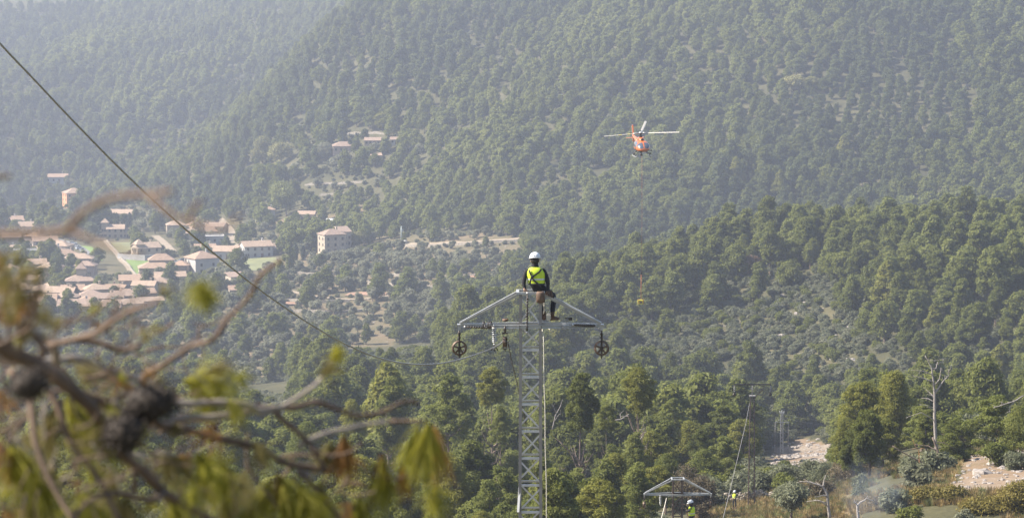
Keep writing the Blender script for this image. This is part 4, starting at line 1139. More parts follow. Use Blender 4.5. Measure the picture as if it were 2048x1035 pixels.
def make_person(loc, J, rz=0, label="", face=(0, 1, 0), hand_dirs=None, helmet_tilt=0.0, harness=True):
    """J: joint positions in metres about the pelvis frame of this figure"""
    e = empty("person", loc, rz); tag(e, label, "person")
    V = {k: Vector(v) for k, v in J.items()}
    jt = {"pelvis": (V["pelvis"], (.135, .115)), "waist": (V["pelvis"].lerp(V["chest"], .45), (.135, .105)), "chest": (V["chest"], (.165, .115)),
          "neck": (V["neck"], .062), "head": (V["head"], (.082, .092)), "crown": (V["head"] + (V["head"] - V["neck"]).normalized() * .10, .07)}
    bones = [("pelvis", "waist"), ("waist", "chest"), ("chest", "neck"), ("neck", "head"), ("head", "crown")]
    for s in ("l", "r"):
        jt["sh" + s] = (V["sh" + s], .066); jt["el" + s] = (V["el" + s], .050); jt["wr" + s] = (V["wr" + s], .032)
        hd = (V["wr" + s] - V["el" + s]).normalized() if not hand_dirs else Vector(hand_dirs[s]).normalized()
        jt["palm" + s] = (V["wr" + s] + hd * .075, (.040, .020))
        jt["hip" + s] = (V["hip" + s], .098); jt["kn" + s] = (V["kn" + s], .066); jt["an" + s] = (V["an" + s], .046)
        bones += [("chest", "sh" + s), ("sh" + s, "el" + s), ("el" + s, "wr" + s), ("wr" + s, "palm" + s), ("pelvis", "hip" + s), ("hip" + s, "kn" + s), ("kn" + s, "an" + s)]
        side = hd.cross(Vector((0, 1, 0)) if abs(hd.y) < .8 else Vector((0, 0, 1))).normalized(); bend = hd.cross(side).normalized()
        for k, (off, L) in enumerate(((-.028, .062), (-.010, .074), (.010, .070), (.027, .055))):
            b0 = jt["palm" + s][0] + side * off
            jt[f"f{k}a{s}"] = (b0 + hd * (L * .5), .0095); jt[f"f{k}b{s}"] = (b0 + hd * (L * .85) + bend * .026, .0085)
            bones += [("palm" + s, f"f{k}a{s}"), (f"f{k}a{s}", f"f{k}b{s}")]
        tb = V["wr" + s] + hd * .03
        jt["tha" + s] = (tb - side * .048 + hd * .02, .011); jt["thb" + s] = (tb - side * .055 + hd * .055 + bend * .015, .009)
        bones += [("wr" + s, "tha" + s), ("tha" + s, "thb" + s)]
    def fm(a, b):
        if "crown" in (a, b): return 0
        if a.startswith("palm") or b.startswith(("palm", "f", "tha", "thb")): return 0
        if a.startswith(("hip", "kn")) or b.startswith("hip") or b == "waist": return 2
        return 1
    skin_body("body", jt, bones, [M_SKIN, M_BLACK, M_NAVY], fm, e)
    f = Vector(face).normalized(); up = (V["head"] - V["neck"]).normalized(); right = f.cross(up).normalized(); f = up.cross(right).normalized()
    hc = V["head"] + up * .035
    # face: nose, eyes, mouth, ears
    mb = MB(); mb.cur = 0; mb.ball(hc + f * .095 - up * .035, (.016, .02, .022), 8, 6); mb.build("nose", M_SKIN, e)
    for s in (-1, 1):
        mb = MB(); mb.ball(hc + f * .083 + right * s * .032 - up * .005, .011, 8, 6); mb.build("eye", M_HAIR, e)
        mb = MB(); mb.ball(hc + right * s * .088 - up * .02, (.012, .02, .032), 8, 6); mb.build("ear", M_SKIN, e)
    mb = MB(); mb.box(hc + f * .086 - up * .075, (.045, .012, .01)); mb.build("mouth", M_BROWN, e)
    # hair below the helmet at the nape
    Mx = Matrix((right, f, up)).transposed()
    mb = MB(); mb.ball(hc - f * .02 - up * .012, (.092, .088, .088), 14, 9, Mx); mb.build("hair", M_HAIR, e)
    # helmet: shell, brim, vents
    hm = hc + up * .045
    mb = MB(); n = 20; rings = []
    for i in range(8):
        t = i / 7 * math.pi / 2; r = .128 * math.cos(t) ** .85 if i < 7 else .004
        rings.append([hm + right * (r * .93 * math.cos(a)) + f * (r * 1.08 * math.sin(a)) + up * (.128 * math.sin(t) - .008) for a in [2 * math.pi * k / n for k in range(n)]])
    mb.loft(rings); sh = mb.build("helmet", M_HELMET, e)
    mb = MB(); rings = [[hm + right * (q * .95 * math.cos(a)) + f * (q * 1.08 * math.sin(a) + (.03 if math.sin(a) > .5 and q > .13 else 0)) + up * z for a in [2 * math.pi * k / n for k in range(n)]] for q, z in ((.122, -.02), (.138, -.022), (.138, -.010), (.122, -.004))]
    mb.loft(rings, cap=False); mb.build("helmet_brim", M_HELMET, sh)
    for s in (-1, 0, 1): mb = MB(); mb.box(hm - f * (.132 - abs(s) * .018) + right * s * .05 + up * .025, (.022, .012, .010)); mb.build("vent", M_STRAP, sh)
    # vest: open-sided shell round the torso, narrower over the shoulders
    ax = (V["neck"] - V["pelvis"]); sr = (V["shr"] - V["shl"]).normalized(); fw = sr.cross(ax.normalized()).normalized()
    if fw.dot(f) < 0 and abs(fw.dot(f)) > .3: fw = -fw
    mb = MB(); n = 24; rings = []
    prof = [(.13, .178, .142), (.24, .180, .144), (.40, .190, .150), (.55, .200, .152), (.68, .196, .150), (.80, .170, .140), (.90, .142, .122), (.975, .092, .098)]
    def ring(t, a, b, k=1.0):
        c = V["pelvis"] + ax * t
        return [c + sr * (a * k * math.copysign(abs(math.cos(q)) ** .8, math.cos(q))) + fw * (b * k * math.copysign(abs(math.sin(q)) ** .8, math.sin(q))) for q in [2 * math.pi * i / n for i in range(n)]]
    mb.loft([ring(*p) for p in prof], cap=False); vest = mb.build("vest", M_VEST, e)
    mb = MB(); mb.loft([ring(t, .185 + .006, .147 + .006) for t in (.335, .34, .405, .41)], cap=False); mb.build("reflective_band", M_SILVER, vest)
    mb = MB(); mb.loft([ring(t, .176 + .004, .140 + .004) for t in (.10, .105, .16, .165)], cap=False); mb.build("belt", M_STRAP, e)
    if harness:
        P = lambda u, t, k=1.0: V["pelvis"] + ax * t + sr * u - fw * (.158 if t < .7 else .158 - (t - .7) * .16) * k
        for pts in ([P(.125, .90), P(.07, .74), P(-.02, .60), P(-.085, .50)], [P(-.135, .86), P(-.125, .70), P(-.10, .58), P(-.085, .50)], [P(-.085, .50), P(-.075, .38), P(-.03, .26), P(.03, .14), P(.08, .02)], [P(-.085, .50), P(-.125, .36), P(-.14, .20), P(-.13, .05)]):
            mb = MB()
            for a, b in zip(pts, pts[1:]): mb.bar(a, b, .034, .012, fw)
            mb.build("harness_strap", M_STRAP, e)
        mb = MB(); mb.lathe(P(-.085, .50, 1.02), [(.018, 0), (.036, .003), (.036, .014), (.018, .017)], 14, -fw); mb.build("harness_ring", M_STRAP, e)
    for s in ("l", "r"):
        a = V["an" + s]; d = Vector(J.get("toe" + s, (0, 1, 0))).normalized()
        mb = MB(); mb.loft([[a + Vector((math.cos(q) * r, math.sin(q) * r, z)) for q in [2 * math.pi * i / 12 for i in range(12)]] for z, r in ((.10, .052), (.04, .054), (-.02, .056))])
        sd = d.cross(Vector((0, 0, 1))).normalized(); rings = []
        for t, w_, h_ in ((-.075, .03, .05), (-.05, .044, .085), (.02, .046, .08), (.09, .052, .055), (.15, .048, .045), (.19, .026, .03)):
            c = a + d * t - Vector((0, 0, .085)); rings.append([c + sd * (w_ * math.cos(q)) + Vector((0, 0, max(0, h_ * (.6 + .8 * math.sin(q))))) for q in [2 * math.pi * i / 12 for i in range(12)]])
        mb.loft(rings); mb.build("boot", M_BOOT, e)
    return e

# the worker seated on the tall mast, seen from behind
p1 = T1 + Vector((0, 0, .055))
make_person(p1, dict(pelvis=(.135, -.06, .085), chest=(.095, -.05, .36), neck=(.095, -.035, .50), head=(.095, -.01, .605),
    shl=(-.095, -.05, .425), shr=(.285, -.04, .425), ell=(-.15, -.14, .17), elr=(.365, -.10, .175), wrl=(-.115, -.17, .06), wrr=(.37, -.10, -.015),
    hipl=(.06, .03, .06), hipr=(.22, .02, .06), knl=(.245, .33, -.13), knr=(.50, .28, -.155), anl=(.275, .25, -.57), anr=(.455, .25, -.585), toel=(-.35, .9, 0), toer=(.75, .65, 0)),
    0, "worker in white helmet and yellow vest seated on the tall mast, back turned", face=(.15, 1, -.1), hand_dirs=dict(l=(.35, .2, -.75), r=(.0, .5, -.75)))
# leather pouch and coiled lanyard that hang from his belt
mb = MB(); c = T1 + Vector((.205, -.29, -.05))
mb.loft([[c + Vector((x * w_, y * .05 * k, z)) for x, y in ((-1, -1), (0, -1.25), (1, -1), (1, 1), (0, 1.1), (-1, 1))] for z, w_, k in ((-.13, .055, .5), (-.11, .085, .9), (-.02, .092, 1), (.07, .085, .9), (.11, .07, .7))])
tag(mb.build("tool_pouch", M_BROWN), "brown leather tool pouch on the seated worker's belt", "pouch")
mb = MB(); c = T1 + Vector((.40, -.17, .02))
for i in range(4): mb.tube([c + Vector((.05 * math.cos(t) + i * .008, .02 * math.sin(t), .045 * math.sin(t) - .02 * i)) for t in np.linspace(0, 6.2, 14)], .008, 5)
tag(mb.build("coiled_lanyard", M_BROWN), "tan coiled lanyard at the seated worker's hip", "lanyard")
rope("safety_lanyard", [T1 + Vector(v) for v in ((.23, -.2, .02), (.25, -.26, -.2), (.30, -.1, -.36), (.27, .0, -.45), (.29, .05, -.3), (.28, -.1, -.1))], .009, M_ROPE, "pale safety lanyard looped below the seated worker")

# the worker climbing the shorter mast, turned to it
c2 = at(1383, 1020, 117.0 - .1)
J2 = dict(pelvis=(.02, .0, -.28), chest=(.03, .0, .05), neck=(.0, .0, .20), head=(-.03, .0, .30), shl=(-.0, .19, .13), shr=(.03, -.18, .12), ell=(-.22, .22, .04), elr=(-.19, -.22, -.03),
          wrl=(-.36, .20, .20), wrr=(-.33, -.19, .10), hipl=(0, .09, -.33), hipr=(0, -.09, -.33), knl=(-.25, .1, -.55), knr=(-.12, -.1, -.75), anl=(-.28, .1, -.95), anr=(-.26, -.1, -1.12), toel=(-1, 0, 0), toer=(-1, 0, 0))
make_person(c2, J2, R(-14), "worker in white helmet and yellow vest climbing the shorter mast", face=(-1, -.25, .1), hand_dirs=dict(l=(-.8, 0, .5), r=(-.9, 0, .3)), harness=False)
# the far worker standing behind the dry stone wall
g3 = at(1469, 1004, 236.0); g3.z = min(g3.z, at(1469, 981, 236.0).z - 1.66)
J3 = dict(pelvis=(0, 0, .95), chest=(0, .02, 1.28), neck=(0, .02, 1.44), head=(.01, .0, 1.56), shl=(-.19, 0, 1.38), shr=(.19, 0, 1.38), ell=(-.26, -.05, 1.12), elr=(.27, -.05, 1.12), wrl=(-.14, -.24, 1.03), wrr=(.16, -.24, 1.05),
          hipl=(-.09, 0, .9), hipr=(.09, 0, .9), knl=(-.11, -.02, .48), knr=(.12, -.02, .48), anl=(-.11, 0, .09), anr=(.13, 0, .09), toel=(0, -1, 0), toer=(.3, -1, 0))
make_person(g3, J3, R(-30), "small distant worker in yellow vest standing behind the dry stone wall", face=(0, -1, 0), harness=False)
KEEP_OFF.append((g3.x - 5, g3.y, 6.5)); KEEP_OFF.append((g3.x, g3.y - 2, 3))
# ------------------------------------------------------------------ helicopter with its long line
M_ORANGE = plain("orange_paint", (.52, .125, .02), .3, var=.06, scale=2, coat=.5)
M_ORANGED = plain("darker_orange_paint", (.40, .085, .02), .35, var=.08, scale=2, coat=.3)
M_SCREEN = plain("tinted_windscreen", (.07, .085, .11), .08, var=.15, scale=1.5, coat=1.0)
M_BLADE = plain("pale_rotor_blade", (.48, .44, .37), .45, var=.06, scale=1)
M_BLADEY = plain("yellow_blade_band", (.62, .48, .03), .5, var=.06, scale=1)
M_ROTORH = plain("rotor_head_metal", (.40, .39, .37), .4, .5, var=.15, scale=8)
M_LINE = plain("orange_long_line", (.34, .12, .045), .8, var=.2, scale=3)
M_YBOX = plain("yellow_ballast", (.62, .50, .03), .5, var=.15, scale=4)

def helicopter():
    hub = at(1281.5, 266, 366.0)
    e = empty("helicopter", hub, 0); tag(e, "orange single-rotor helicopter hovering nose-on with a long line below", "helicopter")
    # local: nose towards -y, z up, origin at the rotor hub; body axis tilted nose-down, yawed and rolled
    B = Matrix.Rotation(R(6.5), 3, 'Z') @ Matrix.Rotation(R(-2.5), 3, 'Y') @ Matrix.Rotation(R(1), 3, 'X')
    def part(mb, name, mat, par=None):
        mb.v = [tuple(B @ Vector(v)) for v in mb.v]; return mb.build(name, mat, par or e)
    def sec(y, zc, hw_, ht, hb, pw=2.4, n=20):
        """cross-section: half width, height above and below its centre"""
        out = []
        for k in range(n):
            t = 2 * math.pi * k / n; c, s_ = math.cos(t), math.sin(t)
            out.append(Vector((hw_ * math.copysign(abs(c) ** (2 / pw), c), y, zc + (ht if s_ > 0 else hb) * math.copysign(abs(s_) ** (2 / pw), s_))))
        return out
    S = [(-2.55, -2.12, .10, .08, .08), (-2.48, -2.12, .42, .22, .24), (-2.25, -2.08, .72, .45, .38), (-1.8, -2.0, .90, .72, .50), (-1.1, -1.92, .96, .92, .60), (-.2, -1.9, .96, .98, .64),
         (.8, -1.86, .92, .92, .62), (1.7, -1.72, .74, .66, .52), (2.4, -1.52, .46, .42, .38)]
    mb = MB(); mb.loft([sec(*s) for s in S]); body = part(mb, "fuselage", M_ORANGE)
    # windscreen halves follow the nose, a finger's width proud of it
    def skin(y0, y1, t0, t1, k=1.012):
        rings = []
        ys = np.linspace(y0, y1, 7)
        A = np.array(S)
        for y in ys:
            p = [np.interp(y, A[:, 0], A[:, i]) for i in range(1, 5)]
            ring = []
            for t in np.linspace(R(t0), R(t1), 8):
                c, s_ = math.cos(t), math.sin(t)
                ring.append(Vector((p[1] * k * math.copysign(abs(c) ** (2 / 2.4), c), y - .02, p[0] + (p[2] if s_ > 0 else p[3]) * k * math.copysign(abs(s_) ** (2 / 2.4), s_))))
            rings.append(ring)
        mb = MB(); vs = [v for r in rings for v in r]
        mb.add(vs, [(i * 8 + j, i * 8 + j + 1, i * 8 + 9 + j, i * 8 + 8 + j) for i in range(6) for j in range(7)], True); return mb
    for a, b in ((22, 86), (94, 158)): part(skin(-2.47, -1.55, a, b), "windscreen", M_SCREEN)
    for a, b in ((2, 48), (132, 178)):
        part(skin(-1.35, -.45, a, b), "door_window", M_SCREEN); part(skin(-.3, .6, a, b), "cabin_window", M_SCREEN)
    for a, b in ((-62, -22), (202, 242)): part(skin(-2.4, -1.95, a, b), "chin_window", M_SCREEN)
    mb = MB(); mb.loft([sec(y, z, w_, h1, h2, 2.2, 16) for y, z, w_, h1, h2 in ((-1.0, -.98, .12, .06, .2), (-.6, -.92, .38, .28, .3), (.2, -.86, .46, .36, .4), (1.1, -.95, .42, .32, .4), (1.9, -1.15, .26, .2, .3))]); part(mb, "engine_cowling", M_ORANGE)
    mb = MB(); mb.loft([sec(y, z, w_, w_, w_, 2, 12) for y, z, w_ in ((-.95, -.83, .19), (-1.06, -.84, .2), (-1.08, -.84, .14))]); part(mb, "air_intake", M_DARKST)
    mb = MB(); mb.tube([(0, 1.6, -.85), (.0, 2.2, -.72)], [.16, .17], 12); part(mb, "exhaust", M_DARKST)
    mb = MB(); mb.loft([sec(y, z, w_, w_ * 1.1, w_ * 1.1, 2, 14) for y, z, w_ in ((1.9, -1.45, .40), (3.2, -1.28, .30), (5.0, -1.08, .22), (6.9, -.88, .15))]); part(mb, "tail_boom", M_ORANGE)
    fin = lambda pts, x0, th: [[Vector((x0 + s * th, y, z)) for y, z in pts] for s in (-1, 1)]
    mb = MB(); mb.loft(fin([(6.3, -.85), (6.85, .58), (7.35, .62), (7.15, -.85)], 0, .06), smooth=False); part(mb, "tail_fin", M_ORANGE)
    mb = MB(); mb.loft(fin([(6.3, -.95), (6.75, -1.75), (7.1, -1.7), (7.1, -.95)], 0, .05), smooth=False); part(mb, "lower_fin", M_ORANGED)
    for s in (-1, 1):
        mb = MB(); mb.loft([[Vector((s * x, y, z)) for y, z in ((5.0, -1.02), (5.15, -.985), (5.6, -1.0), (5.15, -1.035))] for x in (.18, 1.28)], smooth=False); part(mb, "stabiliser", M_ORANGE)
    # tail rotor
    mb = MB(); mb.tube([(-.10, 6.75, -.55), (-.42, 6.75, -.55)], .06, 8); part(mb, "tail_rotor_hub", M_DARKST)
    for s in (-1, 1): mb = MB(); mb.bar((-.36, 6.75, -.55), (-.36, 6.75 + .25 * s, -.55 + .88 * s), .03, .16, (0, 1, 0)); part(mb, "tail_rotor_blade", M_DARKST)
    # skids
    for s in (-1, 1):
        mb = MB(); mb.tube([(s * 1.06, -2.35, -3.0), (s * 1.06, -2.15, -3.12), (s * 1.06, -1.6, -3.16), (s * 1.06, 1.4, -3.16)], .055, 8); part(mb, "skid", M_ROTORH)
        for y in (-1.1, .75): mb = MB(); mb.tube([(s * .45, y, -2.45), (s * .85, y, -2.75), (s * 1.04, y, -3.13)], .05, 8); part(mb, "skid_strut", M_DARKST)
        mb = MB(); mb.box((s * 1.12, -.6, -2.82), (.25, .5, .16)); part(mb, "step", M_DARKST)
    mb = MB(); mb.tube([(-.35, -1.7, -2.5), (-.35, -1.7, -2.75)], .06, 8); mb.ball((-.35, -1.75, -2.85), .16, 12, 8); part(mb, "landing_light", M_DARKST)
    mb = MB(); mb.tube([(.02, -.2, -2.5), (.02, -.2, -3.05)], .05, 8); mb.box((.02, -.2, -3.05), (.16, .16, .22)); part(mb, "cargo_hook", M_DARKST)
    for s in (-1, 1): mb = MB(); mb.tube([(s * .78, -2.0, -2.35), (s * 1.0, -2.3, -2.30)], .02, 6); mb.ball((s * 1.02, -2.32, -2.28), (.10, .04, .13), 10, 6); part(mb, "mirror", M_DARKST)
    # main rotor: mast, star-shaped head, three blades at rest
    mb = MB(); mb.tube([(0, 0, -.75), (0, 0, .05)], [.17, .10], 10); mb.lathe((0, 0, -.5), [(.0, 0), (.30, .02), (.26, .1), (0, .12)], 12); part(mb, "rotor_mast", M_DARKST)
    mb = MB(); mb.lathe((0, 0, -.05), [(0, 0), (.30, .02), (.34, .09), (.22, .2), (0, .26)], 14); head = part(mb, "rotor_head", M_ROTORH)
    RB = Matrix.Rotation(R(-2.0), 3, 'Y') @ Matrix.Rotation(R(10), 3, 'X')
    for az, cone, pit in ((194, .3, 8), (79, 4.5, 24), (-7, 1.0, 4)):
        A = Matrix.Rotation(R(az), 3, 'Z') @ Matrix.Rotation(R(-cone), 3, 'Y') @ Matrix.Rotation(R(pit), 3, 'X')
        def blade(x0, x1, n=2, c=.175, tw=0, mat=M_BLADE, name="rotor_blade", par=None):
            mb = MB(); rings = []
            for i in range(n):
                x = x0 + (x1 - x0) * i / (n - 1)
                rings.append([RB @ (A @ Vector((x, y * c / .175, z))) for y, z in ((-.175, 0), (-.10, .022), (.05, .016), (.175, 0), (.05, -.010), (-.10, -.012))])
            mb.loft(rings, smooth=False); return mb.build(name, mat, par or e)
        b = blade(1.0, 5.34, 8)
        if az == 194:
            for x0, x1 in ((1.45, 1.95), (2.75, 3.25)): blade(x0, x1, 2, .182, name="yellow_band", mat=M_BLADEY, par=b)
        mb = MB(); p = [RB @ (A @ Vector((x, 0, 0))) for x in (.15, .6, 1.1)]; mb.tube(p, [.12, .09, .06], 8); mb.build("blade_arm", M_ROTORH, e)
    # long line, hook and yellow ballast
    a = hub + B @ Vector((.02, -.2, -3.12)); pts = [a, at(1284, 420, 366), at(1282.5, 545, 366)]
    rope("long_line", pts, .013, M_LINE, "thin orange long line hanging from the helicopter", "rope")
    rope("lifting_sling", [at(1282.5, 549, 366), at(1282, 597, 366)], .045, M_LINE, "thicker orange sling between the long line and the yellow box", "sling")
    h = at(1282.5, 546, 366); k = empty("line_hook", h); tag(k, "dark swivel hook joining the long line and the sling", "hook")
    mb = MB(); mb.box((0, 0, .05), (.16, .16, .3)); mb.build("swivel_block", M_DARKST, k)
    mb = MB(); mb.tube([(.14 * math.sin(t), 0, -.25 + .14 * math.cos(t)) for t in np.linspace(0, 4.6, 9)], .04, 6); mb.build("hook_bow", M_BROWN, k)
    c = at(1281.5, 603, 366); k = empty("ballast_box", c); tag(k, "yellow box hanging at the end of the helicopter's sling", "box")
    mb = MB(); mb.box((0, 0, 0), (.80, .62, .58)); mb.build("casing", M_YBOX, k)
    for s in (-1, 1): mb = MB(); mb.box((s * .34, 0, 0), (.07, .66, .62)); mb.build("frame_strip", M_ORANGED, k)
    mb = MB(); mb.tube([(-.3, 0, .29), (0, 0, .5), (.3, 0, .29)], .035, 6); mb.build("lifting_eye", M_DARKST, k)
    mb = MB(); mb.box((0, -.315, -.05), (.36, .02, .26)); mb.build("label_plate", M_BROWN, k)
helicopter()
# ------------------------------------------------------------------ near trees read from the photograph, bare snags, stones, grass, smoke
NEAR_LIST = [  # x, top y, crown width (px), distance, prototype, what tells it apart
    (780, 755, 84, 330, 0, "dark round pine standing just below the low point of the sagging cable"), (905, 742, 112, 300, 3, "open pine on the cable side of the tall mast, crown level with its wheel"),
    (985, 732, 78, 292, 5, "yellowish pine nearest the tall mast's cable side"), (610, 842, 112, 285, 6, "dark bushy pine behind the hanging brown needles"),
    (705, 800, 70, 322, 2, "small yellowish pine between the blurred branch ends and the cable"), (945, 885, 140, 245, 0, "wide bushy pine low beside the tall mast's foot, cable side"),
    (1002, 810, 66, 285, 1, "narrow pine hard against the tall mast's cable-side leg"), (872, 905, 112, 252, 6, "bushy pine beside the biggest hanging needle tuft"), (978, 962, 120, 228, 2, "lowest yellow-green pine beside the tall mast's foot"),
    (1163, 742, 74, 250, 4, "tall slim pine with long bare dark trunk beside the hanging rope"), (1280, 733, 92, 252, 5, "tall yellowish pine with thin crown between the masts"),
    (1216, 806, 58, 264, 7, "thin half-broken pine between the two tall slim pines"), (1152, 935, 116, 228, 1, "light green bushy pine at the rope's lower end"), (1232, 905, 112, 236, 2, "yellow-green bushy pine above the shorter mast's arm"),
    (1330, 905, 82, 246, 6, "bushy pine just behind the shorter mast's top"), (1268, 862, 84, 248, 1, "pale green pine under the tall yellowish one"), (1452, 868, 96, 275, 3, "grey-green pine crossed by the slanting pull rope"),
    (1402, 856, 70, 300, 7, "small dark pine beside the slanting pull rope"), (1342, 792, 72, 332, 3, "slim-stemmed pine behind the shorter mast"), (1440, 812, 88, 345, 0, "round dark pine before the T-topped mast"),
    (1722, 762, 120, 262, 5, "yellowish pine at the edge of the pale rocks"), (1780, 742, 116, 270, 2, "yellow-green pine with broad top next to the bare snag"), (1842, 806, 104, 252, 1, "light pine at the foot of the bare snag"),
    (1702, 836, 104, 256, 2, "low yellowish pine beyond the pale rocks"), (1766, 836, 122, 242, 5, "spreading yellowish pine above the smoke"), (1922, 836, 116, 232, 7, "pine with drooping boughs beyond the broken trunk"),
    (1992, 786, 138, 218, 3, "large open pine by the frame edge"), (2044, 812, 120, 216, 6, "dark bushy pine cut by the frame edge"), (1905, 880, 84, 226, 0, "small dark pine behind the broken trunk")]
def near_trees():
    for k, (x, yt, wpx, r, i, lab) in enumerate(NEAR_LIST):
        p = at(x, 900, r); z = H(p.x, r); top = at(x, yt, r).z
        tm, cm, Ht, W, yel = PINE_NEAR[i]
        sw = wpx / F * r / W
        place_near_pine(i, p.x, r, sw, k * 1.7, lab, None, z, max(2.5, top - z))
        KEEP_OFF.append((p.x, r, 3.2))
    # the small round tree on a dark stem in the grass
    r = 196; p = at(1580, 1000, r); z = H(p.x, r); rs = RS(77); top = at(1580, 962, r).z; Ht = top - z
    e = empty("evergreen_oak", (p.x, r, z)); tag(e, "small round evergreen oak on a dark stem beside the grass clearing", "tree")
    lob = round_lobes(rs, Ht, 3.4, Ht * .42, 22); trunk_mb(rs, Ht * .8, .15, lob, 10).build("trunk", M_BARK, e)
    link_mesh("crown", leaf_mesh("crown", rs, lob, 6500, .14, M_SCRUB), e); KEEP_OFF.append((p.x, r, 4))
near_trees()

def dead_tree(lines, r, label, mat=M_PALEBARK, base=None, scale=1.0):
    """bare wood: each line is [(x, y), ...] in photograph pixels with a start and an end radius; limbs also lean to and fro in depth"""
    p0 = at(*lines[0][0][0], r); e = empty("dead_tree", p0); tag(e, label, "dead tree"); rr = random.Random(int(p0.x * 100))
    for k, (pts, r0, r1) in enumerate(lines):
        dy = 0 if k == 0 else rr.uniform(-.6, .6); n = len(pts)
        P = [at(x, y, r + dy * i / max(1, n - 1)) - p0 for i, (x, y) in enumerate(pts)]
        Q = []
        for i in range(n - 1):
            for t in (0, .33, .66): Q.append(P[i].lerp(P[i + 1], t) + Vector((rr.uniform(-1, 1), rr.uniform(-1, 1), rr.uniform(-1, 1))) * .02)
        Q.append(P[-1]); m = len(Q)
        for j in range(2, m - 1):            # broken side twigs
            if rr.random() < .55:
                a = Q[j]; d = (Q[j] - Q[j - 1]).normalized(); L = rr.uniform(.25, .8) * (r / 240); v = (d * .5 + Vector((rr.uniform(-1, 1), rr.uniform(-1, 1), rr.uniform(-.5, .9)))).normalized()
                t1 = a + v * L * .5; t2 = t1 + (v + Vector((rr.uniform(-.5, .5), 0, rr.uniform(-.4, .4)))).normalized() * L * .5
                mt = MB(); mt.tube([a, t1, t2], [.022, .015, .006], 5); mt.build("twig", mat, e)
        mb = MB(); mb.tube(Q, [r0 + (r1 - r0) * i / (m - 1) for i in range(m)], 7); mb.build("trunk" if k == 0 else "branch", mat, e)
    return e
Z4 = lambda *p: [(1548 + x / 2.916, 680 + y / 2.916) for x, y in p]
Z3 = lambda *p: [(1080 + x / 2.916, 680 + y / 2.916) for x, y in p]
dead_tree([(Z4((950, 700), (936, 440), (938, 330), (930, 240), (920, 160), (880, 88)), .16, .03), (Z4((925, 165), (945, 165), (955, 125)), .07, .02), (Z4((930, 205), (880, 180), (800, 172)), .06, .015), (Z4((925, 240), (870, 220), (810, 205)), .06, .015),
           (Z4((938, 260), (965, 225), (975, 160)), .08, .03), (Z4((940, 310), (985, 240), (1018, 205), (1020, 168)), .09, .02), (Z4((932, 335), (915, 310), (890, 290)), .06, .03), (Z4((930, 355), (900, 340), (860, 336)), .05, .02), (Z4((900, 120), (940, 118), (1012, 104)), .03, .01),
           (Z4((935, 420), (900, 380), (850, 372)), .04, .015), (Z4((945, 470), (860, 420), (770, 450)), .05, .015)], 228, "tall bare grey snag with curled arms above the pines")
dead_tree([(Z4((975, 1010), (965, 880), (955, 760), (955, 640), (925, 565)), .18, .08), (Z4((955, 760), (880, 720), (780, 668), (690, 615)), .09, .03), (Z4((945, 640), (900, 615), (820, 606)), .06, .02), (Z4((965, 770), (1010, 800), (1060, 842)), .07, .02), (Z4((950, 590), (1000, 600), (1050, 630)), .04, .015),
           (Z4((960, 820), (1000, 815), (1055, 780)), .05, .015)], 212, "dark snapped trunk with splintered top and trailing dead boughs", M_BARK)
dead_tree([(Z4((955, 880), (930, 805), (850, 768)), .12, .09), (Z4((850, 780), (800, 850), (762, 890)), .05, .02), (Z4((852, 790), (815, 880), (805, 940)), .05, .02), (Z4((870, 800), (900, 880), (960, 910)), .06, .03), (Z4((850, 770), (845, 640), (820, 610)), .04, .015)], 211, "torn orange bough hanging broken beside the snapped trunk", M_ORANGEWOOD)
dead_tree([(Z4((325, 1060), (312, 900), (285, 850), (210, 828), (150, 820)), .12, .025), (Z4((288, 850), (292, 820), (300, 784)), .07, .02), (Z4((312, 905), (280, 905), (240, 912)), .06, .02), (Z4((305, 945), (250, 930), (190, 940)), .05, .015), (Z4((308, 960), (280, 945), (240, 925)), .04, .015)], 182, "bleached leaning snag with forked arms in the grass clearing")
dead_tree([(Z4((492, 1060), (486, 962), (500, 945), (540, 922), (582, 936)), .11, .02), (Z4((486, 965), (478, 950), (464, 940)), .05, .02), (Z4((540, 922), (545, 910), (545, 898)), .03, .01)], 180, "small forked bare snag beside the smoke")
dead_tree([(Z3((200, 880), (215, 830), (250, 765), (262, 735)), .10, .06), (Z3((262, 735), (190, 660), (110, 585)), .10, .04), (Z3((250, 740), (170, 640), (90, 570)), .05, .02), (Z3((230, 800), (180, 790), (120, 740)), .04, .015), (Z3((200, 850), (150, 780), (110, 770)), .04, .012)], 240, "bent and broken pine stem leaning by the hanging rope", M_BARK)
dead_tree([(Z3((72, 520), (90, 440), (118, 385), (132, 345)), .06, .02), (Z3((85, 470), (110, 430), (125, 425)), .03, .01), (Z3((95, 430), (80, 390), (70, 375)), .03, .01)], 262, "pale dead sapling right behind the hanging rope".replace("right ", "close "))
dead_tree([(Z3((420, 470), (470, 460), (520, 430)), .07, .04), (Z3((470, 460), (468, 430), (475, 420)), .04, .02), (Z3((440, 468), (400, 462), (380, 470)), .05, .02)], 268, "pale shattered log caught among the slim pines")
dead_tree([(Z3((560, 580), (590, 570), (605, 545), (590, 520)), .06, .03), (Z3((590, 570), (575, 600), (580, 640)), .05, .02), (Z3((600, 550), (620, 530), (600, 510)), .04, .015), (Z3((580, 600), (620, 620), (625, 640)), .04, .015)], 256, "curled pale roots of a fallen pine between the masts")
dead_tree([(Z4((1458, 320), (1400, 355), (1320, 380), (1280, 392)), .05, .03), (Z4((1400, 355), (1370, 400), (1380, 420)), .03, .015)], 216, "bare grey bough sticking out of the open pine by the frame edge")

